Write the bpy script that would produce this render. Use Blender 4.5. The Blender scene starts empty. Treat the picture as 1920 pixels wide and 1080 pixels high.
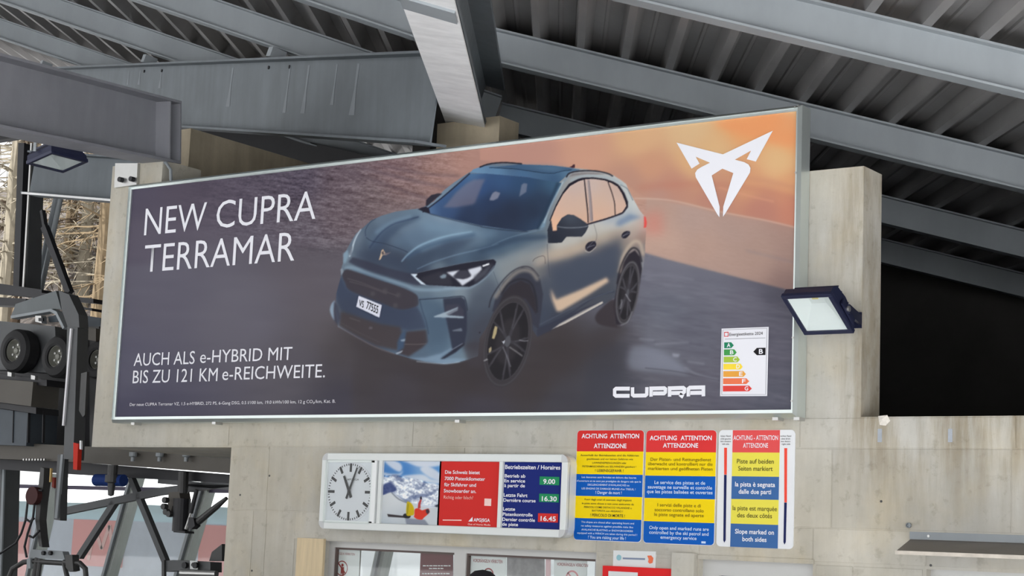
import bpy, bmesh, math, random
import numpy as np
from mathutils import Vector, Matrix
random.seed(7); rng=np.random.default_rng(7)
S=bpy.context.scene; COL=S.collection
# ------------------------------------------------------------------ camera
F=3289.0; PI_,RO,YA=.14443,.04143,.61851
_r0=Vector((math.cos(YA),math.sin(YA),0)); _f0=Vector((-math.sin(YA),math.cos(YA),0)); _u0=Vector((0,0,1))
FW=math.cos(PI_)*_f0+math.sin(PI_)*_u0; _up=-math.sin(PI_)*_f0+math.cos(PI_)*_u0
RT=math.cos(RO)*_r0+math.sin(RO)*_up; UP=-math.sin(RO)*_r0+math.cos(RO)*_up
CAM=Vector((0,-10,1.9))
cd=bpy.data.cameras.new('camera'); cd.sensor_width=36; cd.lens=F/1920*36; cd.clip_end=500
co=bpy.data.objects.new('camera',cd); COL.objects.link(co)
m=Matrix((RT,UP,-FW)).transposed().to_4x4(); m.translation=CAM; co.matrix_world=m; S.camera=co
# ------------------------------------------------------------------ world and light
w=bpy.data.worlds.new('sky'); S.world=w; w.use_nodes=True
nt=w.node_tree; bg=nt.nodes['Background']
tc=nt.nodes.new('ShaderNodeTexCoord'); sp=nt.nodes.new('ShaderNodeSeparateXYZ'); rp=nt.nodes.new('ShaderNodeValToRGB')
nt.links.new(tc.outputs['Generated'],sp.inputs[0]); nt.links.new(sp.outputs['Z'],rp.inputs[0]); nt.links.new(rp.outputs[0],bg.inputs[0])
rp.color_ramp.elements[0].position=0.0; rp.color_ramp.elements[0].color=(1,1,1,1)
rp.color_ramp.elements[1].position=.8; rp.color_ramp.elements[1].color=(.93,.96,1,1)
bg.inputs[1].default_value=1.15
sl=bpy.data.lights.new('sun','SUN'); sl.energy=9.0; sl.angle=.03; sl.color=(1,.985,.96)
so=bpy.data.objects.new('sun',sl); COL.objects.link(so); so.rotation_euler=Vector((.12,math.cos(math.radians(62)),-math.sin(math.radians(62)))).to_track_quat('-Z','Y').to_euler()
S.view_settings.view_transform='Standard'; S.view_settings.look='None'; S.view_settings.gamma=1
S.view_settings.use_curve_mapping=False; S.view_settings.exposure=0.22
S.display_settings.display_device='sRGB'
# ------------------------------------------------------------------ helpers
def ray(px,py): return RT*((px-960)/F)-UP*((py-540)/F)+FW
def at(px,py,Y=0.0):
    d=ray(px,py); return CAM+d*((Y+10)/d.y)
def dep(px,py,z):
    return CAM+ray(px,py)*z
def proj(p):
    v=Vector(p)-CAM; z=v.dot(FW); return (960+F*v.dot(RT)/z, 540-F*v.dot(UP)/z)
def lin(c):
    c=c/255.0; return c/12.92 if c<=.04045 else ((c+.055)/1.055)**2.4
def rgb(r,g,b): return (lin(r),lin(g),lin(b),1)
MATS={}
def mat(name,col,rough=.6,metal=0.0,var=.15,scale=3.0,bump=0.0,emit=None,streak=0.0,stretch=(1,1,1),alpha=None,spec=None):
    if name in MATS: return MATS[name]
    m=bpy.data.materials.new(name); m.use_nodes=True; n=m.node_tree.nodes; l=m.node_tree.links
    b=n['Principled BSDF']; b.inputs['Roughness'].default_value=rough; b.inputs['Metallic'].default_value=metal
    if spec is not None: b.inputs['Specular IOR Level'].default_value=spec
    col=tuple(col[:3])+(1,)
    b.inputs['Base Color'].default_value=col
    if var>0 or bump>0:
        t=n.new('ShaderNodeTexCoord'); mp=n.new('ShaderNodeMapping'); mp.inputs['Scale'].default_value=stretch
        l.new(t.outputs['Object'],mp.inputs[0])
        z=n.new('ShaderNodeTexNoise'); z.inputs['Scale'].default_value=scale; z.inputs['Detail'].default_value=8; z.inputs['Roughness'].default_value=.62
        l.new(mp.outputs[0],z.inputs[0])
        r=n.new('ShaderNodeValToRGB'); r.color_ramp.elements[0].position=.3; r.color_ramp.elements[1].position=.7
        r.color_ramp.elements[0].color=tuple(c*(1-var) for c in col[:3])+(1,)
        r.color_ramp.elements[1].color=tuple(min(1,c*(1+var)) for c in col[:3])+(1,)
        l.new(z.outputs[0],r.inputs[0]); src=r.outputs[0]
        if streak>0:
            mp2=n.new('ShaderNodeMapping'); mp2.inputs['Scale'].default_value=(5,5,.5); l.new(t.outputs['Object'],mp2.inputs[0])
            z2=n.new('ShaderNodeTexNoise'); z2.inputs['Scale'].default_value=1.6; z2.inputs['Detail'].default_value=6; l.new(mp2.outputs[0],z2.inputs[0])
            r2=n.new('ShaderNodeValToRGB'); r2.color_ramp.elements[0].position=.38; r2.color_ramp.elements[1].position=.68
            r2.color_ramp.elements[0].color=(1-streak,)*3+(1,); r2.color_ramp.elements[1].color=(1+streak*.25,)*3+(1,)
            l.new(z2.outputs[0],r2.inputs[0])
            mx=n.new('ShaderNodeMix'); mx.data_type='RGBA'; mx.blend_type='MULTIPLY'; mx.inputs[0].default_value=1
            l.new(src,mx.inputs[6]); l.new(r2.outputs[0],mx.inputs[7]); src=mx.outputs[2]
        l.new(src,b.inputs['Base Color'])
        if bump>0:
            bp=n.new('ShaderNodeBump'); bp.inputs['Strength'].default_value=bump; bp.inputs['Distance'].default_value=.01
            z3=n.new('ShaderNodeTexNoise'); z3.inputs['Scale'].default_value=scale*9; z3.inputs['Detail'].default_value=6; l.new(t.outputs['Object'],z3.inputs[0])
            l.new(z3.outputs[0],bp.inputs['Height']); l.new(bp.outputs[0],b.inputs['Normal'])
    if emit:
        b.inputs['Emission Color'].default_value=col; b.inputs['Emission Strength'].default_value=emit
    MATS[name]=m; return m
def link(name,me,m=None,parent=None,label=None,cat=None,group=None,kind=None):
    o=bpy.data.objects.new(name,me); COL.objects.link(o)
    if m is not None and me is not None:
        ms=m if isinstance(m,(list,tuple)) else [m]
        for q in ms: me.materials.append(q)
    if parent: o.parent=parent
    return tag(o,label,cat,group,kind)
def tag(o,label=None,cat=None,group=None,kind=None):
    for k,v in (('label',label),('category',cat),('group',group),('kind',kind)):
        if v: o[k]=v
    return o
def empty(name,loc=(0,0,0),label=None,cat=None,group=None,kind=None):
    o=bpy.data.objects.new(name,None); COL.objects.link(o); o.location=loc; o.empty_display_size=.2
    ORG[o.name]=Vector(loc); return tag(o,label,cat,group,kind)
ORG={}
class MB:
    """collects shapes in world coordinates"""
    def __init__(s): s.v=[]; s.f=[]; s.mi=[]
    def add(s,vs,fs,mi=0):
        k=len(s.v); s.v+= [Vector(q) for q in vs]; s.f+=[tuple(i+k for i in f) for f in fs]; s.mi+=[mi]*len(fs); return s
    def box(s,a,b,mi=0):
        x0,y0,z0=[min(a[i],b[i]) for i in range(3)]; x1,y1,z1=[max(a[i],b[i]) for i in range(3)]
        return s.hexa([(x0,y0,z0),(x1,y0,z0),(x1,y1,z0),(x0,y1,z0),(x0,y0,z1),(x1,y0,z1),(x1,y1,z1),(x0,y1,z1)],mi)
    def hexa(s,v,mi=0):
        return s.add(v,[(0,3,2,1),(4,5,6,7),(0,1,5,4),(1,2,6,5),(2,3,7,6),(3,0,4,7)],mi)
    def obox(s,c,ax,ay,az,mi=0):
        c=Vector(c); v=[]
        for k in(-1,1):
            for i,j in((-1,-1),(1,-1),(1,1),(-1,1)): v.append(c+ax*i*.5+ay*j*.5+az*k*.5)
        return s.hexa(v,mi)
    def prism(s,pts,d,mi=0):
        """polygon (world points) extruded by vector d"""
        d=Vector(d); n=len(pts); pts=[Vector(p) for p in pts]
        fs=[tuple(range(n)),tuple(range(2*n-1,n-1,-1))]+[(i+n if False else i,(i+1)%n,(i+1)%n+n,i+n)[::-1] for i in range(n)]
        return s.add(pts+[p+d for p in pts],fs,mi)
    def bar(s,a,b,w,h,up=(0,0,1),mi=0):
        a=Vector(a);b=Vector(b); d=(b-a); L=d.length; d=d/L; up=Vector(up); sd=d.cross(up)
        if sd.length<1e-4: sd=d.cross(Vector((0,1,0)))
        sd.normalize(); u=sd.cross(d)
        return s.obox((a+b)/2,d*L,sd*w,u*h,mi)
    def sect(s,a,b,prof,up=(0,0,1),mi=0):
        """closed profile (side,up) swept a->b"""
        a=Vector(a);b=Vector(b); d=(b-a).normalized(); up=Vector(up); sd=d.cross(up).normalized(); u=sd.cross(d)
        n=len(prof); v=[a+sd*x+u*y for x,y in prof]+[b+sd*x+u*y for x,y in prof]
        fs=[(i,(i+1)%n,(i+1)%n+n,i+n) for i in range(n)]+[tuple(range(n))[::-1],tuple(range(n,2*n))]
        return s.add(v,fs,mi)
    def ibeam(s,a,b,h,w,tw=.012,tf=.018,up=(0,0,1),mi=0):
        H=h/2;W=w/2;t=tw/2
        pr=[(-W,-H),(W,-H),(W,-H+tf),(t,-H+tf),(t,H-tf),(W,H-tf),(W,H),(-W,H),(-W,H-tf),(-t,H-tf),(-t,-H+tf),(-W,-H+tf)]
        return s.sect(a,b,pr,up,mi)
    def tube(s,pts,r,n=12,mi=0,cap=True):
        pts=[Vector(p) for p in pts]; rs=r if isinstance(r,(list,tuple)) else [r]*len(pts); k0=len(s.v)
        pd=(pts[1]-pts[0]).normalized(); a=pd.orthogonal().normalized(); vs=[];fs=[]
        for i,p in enumerate(pts):
            d=(pts[min(i+1,len(pts)-1)]-pts[max(i-1,0)]).normalized()
            a=(a-d*a.dot(d)).normalized(); b=d.cross(a)
            for j in range(n):
                t=2*math.pi*j/n; vs.append(p+(a*math.cos(t)+b*math.sin(t))*rs[i])
        for i in range(len(pts)-1):
            for j in range(n): fs.append((i*n+j,i*n+(j+1)%n,(i+1)*n+(j+1)%n,(i+1)*n+j))
        if cap: fs.append(tuple(range(n))[::-1]); fs.append(tuple(range((len(pts)-1)*n,len(pts)*n)))
        return s.add(vs,fs,mi)
    def cyl(s,c,d,r,n=24,mi=0):
        c=Vector(c); d=Vector(d); return s.tube([c,c+d],r,n,mi)
    def lathe(s,c,axis,prof,n=28,mi=0):
        """prof: list of (radius, along) closed ends if radius 0"""
        c=Vector(c); d=Vector(axis).normalized(); a=d.orthogonal().normalized(); b=d.cross(a); vs=[];fs=[]
        for r,h in prof:
            for j in range(n):
                t=2*math.pi*j/n; vs.append(c+d*h+(a*math.cos(t)+b*math.sin(t))*max(r,1e-4))
        for i in range(len(prof)-1):
            for j in range(n): fs.append((i*n+j,i*n+(j+1)%n,(i+1)*n+(j+1)%n,(i+1)*n+j))
        return s.add(vs,fs,mi)
    def build(s,name,m,parent=None,label=None,cat=None,group=None,kind=None,bevel=0,smooth=False):
        me=bpy.data.meshes.new(name)
        if parent is not None:
            o0=ORG.get(parent.name)
            if o0 is None: o0=Vector((0,0,0))
            loc=Vector((0,0,0)); off=o0
        else:
            lo=Vector([min(q[i] for q in s.v) for i in range(3)]); hi=Vector([max(q[i] for q in s.v) for i in range(3)])
            off=Vector(((lo.x+hi.x)/2,(lo.y+hi.y)/2,lo.z)); loc=off
        me.from_pydata([q-off for q in s.v],[],s.f); me.update()
        bm=bmesh.new(); bm.from_mesh(me); bmesh.ops.recalc_face_normals(bm,faces=bm.faces)
        bm.to_mesh(me); bm.free()
        if len(set(s.mi))>1: me.polygons.foreach_set('material_index',s.mi)
        if smooth: me.polygons.foreach_set('use_smooth',[True]*len(me.polygons))
        o=link(name,me,m,parent,label,cat,group,kind)
        if parent is None: o.location=loc; ORG[o.name]=Vector(off)
        else: ORG[o.name]=Vector(off)
        if bevel:
            bv=o.modifiers.new('bevel','BEVEL'); bv.width=bevel; bv.segments=2; bv.limit_method='ANGLE'
        return o
def quad(p,Y,th=None):
    return [at(x,y,Y) for x,y in p]
YV=Vector((0,1,0)); XV=Vector((1,0,0)); ZV=Vector((0,0,1))
def plate(pts,Y,th,name,m,parent=None,**k):
    """plate of thickness th lying in the vertical plane Y (outline in photo pixels of that plane), body behind it"""
    return MB().prism(quad(pts,Y),YV*th).build(name,m,parent,**k)
def rrect(x0,z0,x1,z1,r,Y,n=6):
    pts=[]
    for cx,cz,a in((x1-r,z1-r,0),(x0+r,z1-r,90),(x0+r,z0+r,180),(x1-r,z0+r,270)):
        for i in range(n+1):
            t=math.radians(a+90*i/n); pts.append(Vector((cx+r*math.cos(t),Y,cz+r*math.sin(t))))
    return pts
# ------------------------------------------------------------------ materials
def concrete(name,a,b_,stain=True):
    """cast concrete: grey and warm cloudy patches, small pits, run-down stains below the wall top"""
    m=bpy.data.materials.new(name); m.use_nodes=True; n=m.node_tree.nodes; l=m.node_tree.links; p=n['Principled BSDF']; p.inputs['Roughness'].default_value=.88; p.inputs['Specular IOR Level'].default_value=.2
    g=n.new('ShaderNodeNewGeometry'); oi=n.new('ShaderNodeObjectInfo')
    def noise(sc,det,st=(1,1,1),ro=.6,off=False):
        mp=n.new('ShaderNodeMapping'); mp.inputs['Scale'].default_value=st; l.new(g.outputs['Position'],mp.inputs[0])
        z=n.new('ShaderNodeTexNoise'); z.inputs['Scale'].default_value=sc; z.inputs['Detail'].default_value=det; z.inputs['Roughness'].default_value=ro; l.new(mp.outputs[0],z.inputs[0]); return z.outputs[0]
    def ramp(s,a0,a1,c0=(0,0,0,1),c1=(1,1,1,1)):
        r=n.new('ShaderNodeValToRGB'); r.color_ramp.elements[0].position=a0; r.color_ramp.elements[1].position=a1; r.color_ramp.elements[0].color=c0; r.color_ramp.elements[1].color=c1; l.new(s,r.inputs[0]); return r.outputs[0]
    def mix(f,x,y,mode='MIX'):
        k=n.new('ShaderNodeMix'); k.data_type='RGBA'; k.blend_type=mode
        for s,q in((f,0),(x,6),(y,7)):
            if isinstance(s,(int,float)): k.inputs[q].default_value=s
            elif isinstance(s,tuple): k.inputs[q].default_value=s
            else: l.new(s,k.inputs[q])
        return k.outputs[2]
    def mth(op,x,y):
        k=n.new('ShaderNodeMath'); k.operation=op; k.use_clamp=True
        for s,q in((x,0),(y,1)):
            if isinstance(s,(int,float)): k.inputs[q].default_value=s
            else: l.new(s,k.inputs[q])
        return k.outputs[0]
    c=mix(ramp(noise(.55,5),.40,.62),a,b_)
    c=mix(1.0,c,ramp(noise(2.2,9,(1,1,.8),.68),.25,.75,(.80,.80,.79,1),(1.10,1.09,1.08,1)),'MULTIPLY')
    c=mix(1.0,c,ramp(noise(3.0,6,(2.6,1,.28)),.34,.6,(.90,.89,.87,1),(1.0,1.0,1.0,1)),'MULTIPLY')
    c=mix(1.0,c,ramp(noise(14,4),.30,.42,(.84,.83,.81,1),(1,1,1,1)),'MULTIPLY')
    sp=n.new('ShaderNodeSeparateXYZ'); l.new(g.outputs['Position'],sp.inputs[0])
    if stain:
        mz=n.new('ShaderNodeMapRange'); l.new(sp.outputs['Z'],mz.inputs[0]); mz.inputs[1].default_value=2.05; mz.inputs[2].default_value=2.75
        mx_=n.new('ShaderNodeMapRange'); l.new(sp.outputs['X'],mx_.inputs[0]); mx_.inputs[1].default_value=-4.95; mx_.inputs[2].default_value=-4.45
        st=mth('MULTIPLY',mth('MULTIPLY',mz.outputs[0],mx_.outputs[0]),ramp(noise(2.6,7,(3.2,1,.35),.66),.40,.60)); c=mix(mth('MULTIPLY',st,.9),c,mix(1.0,c,(.60,.53,.42,1),'MULTIPLY'))
        st2=mth('MULTIPLY',ramp(noise(1.1,6,(1.5,1,1)),.52,.70),.5); c=mix(st2,c,mix(1.0,c,(1.10,1.0,.80,1),'MULTIPLY'))
    r=n.new('ShaderNodeMapRange'); l.new(oi.outputs['Random'],r.inputs[0]); r.inputs[3].default_value=.93; r.inputs[4].default_value=1.05
    vm=n.new('ShaderNodeVectorMath'); vm.operation='SCALE'; l.new(c,vm.inputs[0]); l.new(r.outputs[0],vm.inputs['Scale']); l.new(vm.outputs[0],p.inputs['Base Color'])
    bp=n.new('ShaderNodeBump'); bp.inputs['Strength'].default_value=.35; bp.inputs['Distance'].default_value=.01; l.new(noise(9,8,(1,1,1),.7),bp.inputs['Height']); l.new(bp.outputs[0],p.inputs['Normal'])
    MATS[name]=m; return m
M_conc=concrete('cast concrete',rgb(193,191,184),rgb(202,197,184))
M_cpan=M_conc
M_concw=mat('warm concrete',rgb(176,164,142),.85,0,.14,2.5,.3,streak=.14)
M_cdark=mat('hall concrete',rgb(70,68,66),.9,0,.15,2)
M_galv=mat('galvanised steel',rgb(150,156,160),.6,.15,.13,1.6,.03,stretch=(1,1,.4))
M_galvshade=mat('shade darkened galvanised steel',rgb(80,86,91),.6,.15,.12,1.6,.03,stretch=(1,1,.4))  # darker galvanised copy, left bay shade put into its colour; unassigned
M_mauve=mat('mauve grey steel',rgb(148,149,155),.6,.1,.12,1.2,.03,streak=.06)
M_galvd=mat('shade darkened weathered steel',rgb(104,111,116),.6,.15,.15,1.4,.03,streak=.10)  # girder shade put into the darker base colour; streaks are weathering
M_deck=mat('zinc decking',rgb(145,143,142),.55,.3,.10,2.2,.02,stretch=(1,.3,1))
M_under=mat('whitened galvanised flange',rgb(240,240,240),.5,.0,.12,2.5,.05,stretch=(1.2,4.0,1))
M_alu=mat('anodised aluminium',rgb(214,222,220),.35,.75,.04,2)
M_aluw=mat('white aluminium',rgb(222,226,224),.4,.05,.03,2)
M_dark=mat('dark machine steel',rgb(72,72,72),.5,.3,.2,3)
M_black=mat('black steel',rgb(36,36,40),.5,.2,.2,3)
M_rub=mat('black rubber',rgb(26,26,28),.7,0,.1,5)
M_navy=mat('navy lacquered aluminium',rgb(38,42,68),.35,.2,.08,3)
M_snow=mat('snow ground',(.84,.85,.87),.8,0,.05,.6)
M_floor=mat('station paving',(.28,.27,.26),.85,0,.15,.9)
M_white=mat('white print',rgb(238,238,242),.5,0,0)
M_paper=mat('white paper',rgb(225,228,228),.6,0,.03)
M_bolt=mat('zinc bolt',rgb(190,190,188),.3,.8,.1)
def flat(name,r,g,b,rough=.5): return mat(name,rgb(r,g,b),rough,0,0,spec=.12)
M_red=flat('red print',212,48,44); M_yel=flat('yellow print',250,218,10); M_yel2=flat('pale yellow print',236,224,84)
M_blu=flat('blue print',8,92,186); M_blu2=flat('muted blue print',64,106,164); M_ink=flat('dark ink',58,52,34); M_navyp=flat('navy print',22,38,116)
M_brn=flat('olive ink',120,98,14)
M_blk=flat('black print',30,28,32)
M_grn=flat('green print',36,142,92); M_nav2=flat('dark navy print',26,34,84); M_orr=flat('orange red print',240,80,62)
g=bpy.data.materials.new('clear glass'); g.use_nodes=True; MATS['g']=g
_n=g.node_tree.nodes; _l=g.node_tree.links; _n.remove(_n['Principled BSDF'])
_t=_n.new('ShaderNodeBsdfTransparent'); _g=_n.new('ShaderNodeBsdfGlossy'); _g.inputs['Roughness'].default_value=.02
_lw=_n.new('ShaderNodeLayerWeight'); _pw=_n.new('ShaderNodeMath'); _pw.operation='POWER'; _pw.inputs[1].default_value=4; _l.new(_lw.outputs['Facing'],_pw.inputs[0])
_fr=_n.new('ShaderNodeMath'); _fr.operation='MULTIPLY_ADD'; _fr.inputs[1].default_value=.7; _fr.inputs[2].default_value=.03; _l.new(_pw.outputs[0],_fr.inputs[0]); _m=_n.new('ShaderNodeMixShader')
_t.inputs[0].default_value=(.96,.975,.97,1)
_l.new(_fr.outputs[0],_m.inputs[0]); _l.new(_t.outputs[0],_m.inputs[1]); _l.new(_g.outputs[0],_m.inputs[2]); _l.new(_m.outputs[0],_n['Material Output'].inputs[0])
M_glass=g
# ------------------------------------------------------------------ large structure
YW=.13
def zpx(px,py,Y=YW): return at(px,py,Y).z
def xpx(px,py,Y=YW): return at(px,py,Y).x
X_L=xpx(172,835); X_P=xpx(430,900); X_END=4.5
Z_TOP=zpx(1700,781); Z_LIN=zpx(200,838); Z_W=zpx(700,1018); Z_COL=zpx(210,312)
X_C0=xpx(1440,700); X_C1=xpx(1615,700); Z_C=zpx(1600,313)
_d=ray(1651,560); Y_C=X_C1/_d.x*_d.y-10
X_W0=xpx(605,1040); X_W1=xpx(1118,1055); X_D0=xpx(1311,1065); X_D1=xpx(1524,1068); Z_D=zpx(1420,1053)
X_R0=xpx(1737,1075); X_R1=X_END-1.0; Z_R=zpx(1800,1070)
TH=.45
W=MB()
ZP=at(900,300,YW).z
def WB(x0,x1,z0,z1,y1=None): W.box((x0,YW,z0),(x1,YW+(TH if y1 is None else y1),z1))
WB(X_L,X_L+.62,Z_TOP,Z_COL)            # left column over the lintel
WB(X_L+.62,X_C0,Z_TOP,Z_TOP+1.35)      # parapet behind the billboard
WB(X_C0,X_C1,Z_TOP,Z_C,Y_C-YW)         # right column
WB(X_L,X_P,Z_LIN,Z_TOP,1.5)            # lintel
WB(X_P,X_END,Z_W,Z_TOP)
WB(X_P,X_W0,0,Z_W); WB(X_W1,X_D0,0,Z_W); WB(X_D0,X_D1,Z_D,Z_W); WB(X_D1,X_R0,0,Z_W); WB(X_R0,X_R1,Z_R,Z_W); WB(X_R0,X_R1,0,.9); WB(X_R1,X_END,0,Z_W)
WB(X_W0,X_W1,0,.95)
wall=W.build('wall_front',M_conc,kind='structure',label='pale cast concrete station wall carrying the billboard and signs')
# shuttering panels: each cast field is its own slightly proud slab with a recessed joint around it
ZJ1=zpx(1000,839); ZJ2=zpx(1000,973)
def field(x0,x1,z0,z1):
    j=.004; MB().box((x0+j,YW-.004,z0+j),(x1-j,YW,z1-j)).build('concrete_panel',M_cpan,wall,bevel=.002)
def fields(xs,z0,z1):
    for a,b in zip(xs[:-1],xs[1:]): field(a,b,z0,z1)
fields([X_L+.005]+[xpx(x,815) for x in(430,775,1150,1500,1905)]+[-1.5,.5,X_END-.01],ZJ1,Z_TOP-.004)
fields([X_P+.004]+[xpx(x,900) for x in(503,870,1215,1560,1896)]+[-1.5,.5,X_END-.01],ZJ2,ZJ1)
fields([X_P+.004,xpx(473,1020),xpx(498,1020),xpx(552,1040)],0,ZJ2); fields([xpx(552,1010),X_W1,X_D0,X_D1,X_R0,X_R1],max(Z_W,Z_D)+.002,ZJ2)
fields([X_W1+.02,X_D0-.02],0,Z_D); fields([X_D1+.02,xpx(1600,1040),X_R0-.02],0,Z_D)
for px,py in((1651,818),(1780,818)): pass
# ground
MB().box((-30,-1.2,-.3),(8,9,0)).build('floor',M_floor,kind='structure')
MB().box((-90,-80,-.5),(60,-1.2,-.02)).build('snow_field',M_snow,label='snow covered ground in front of the station',kind='structure')
# roof frame directions
RD=ray(1045,800).normalized()
def pdir(s):
    a=RT-UP*s; z=-(a.dot(RD))/(FW.dot(RD)); return (a+FW*z).normalized()
PR=pdir(.248); PL=pdir(.345)
def upn(a,b):
    n=a.cross(b).normalized(); return n if n.z>0 else -n
NR=upn(PR,RD); NL=upn(PL,RD)
E0=at(877,252,.75)           # rafter underside centre where it lands on the pedestal
RH=.46; RW=.33; PH=.25; PW=.15
NM=(NR+NL).normalized()
Q=E0+NM*(RH+PH/2)          # purlin axis level above the rafter
def hitp(px,py,n):
    d=ray(px,py); return CAM+d*((Q-CAM).dot(n)/d.dot(n))
def roofpt(a,b,n_side,h=0):
    P,N=(PR,NR) if n_side>0 else (PL,NL)
    base=Q-RD*((Q-CAM).dot(RD)); return base+RD*a+P*b+N*h
def deck(side,r0,r1,bmax):
    N=NR if side>0 else NL; pitch=.337; v=[];f=[];k=0; b=0
    prof=[]
    n=int(bmax/pitch)
    for i in range(n):
        s=i*pitch
        prof+=[(s,.0),(s+.055,.0),(s+.095,.115),(s+.165,.115),(s+.175,.103),(s+.195,.103),(s+.205,.115),(s+.295,.115)]
    prof.append((n*pitch,.0))
    a=MB(); vs=[];fs=[]
    off=PH/2+.002
    for (x,h) in prof:
        for t in (0,.012):
            vs.append(roofpt(r0,x*side,side,off+h+t)); vs.append(roofpt(r1,x*side,side,off+h+t))
    for i in range(len(prof)-1):
        k=i*4; j=k+4
        fs+=[(k,k+1,j+1,j),(k+2,j+2,j+3,k+3),(k,j,j+2,k+2),(k+1,k+3,j+3,j+1)]
    e=(len(prof)-1)*4
    fs+=[(0,2,3,1),(e,e+1,e+3,e+2)]
    a.add(vs,fs); return a
ceil=deck(1,6.6,24,15).build('ceiling',M_deck,kind='structure',label='trapezoidal zinc roof decking right of the central rafter')
deck(-1,0.0,30,34).build('ceiling',M_deck,kind='structure',label='trapezoidal zinc roof decking left of the central rafter')  # front end carried forward, out of view, to shade the left bay
def rcoord(px,py,side):
    p=hitp(px,py,NR if side>0 else NL); return (p-CAM).dot(RD)
def purlin(r,side,b1,label):
    a=roofpt(r,.0*side,side); b=roofpt(r,b1*side,side)
    return MB().ibeam(a,b,PH,PW,.01,.014,up=(NR if side>0 else NL)).build('steel_purlin',M_galv,label=label,cat='beam',group='purlins under the roof decking')
PRL=[rcoord(1680,82,1),rcoord(1150,141,1),rcoord(1045,245,1)]
PLL=[rcoord(670,5,-1),rcoord(400,25,-1),rcoord(200,50,-1)]
print('purlins',PRL,PLL)
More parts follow.
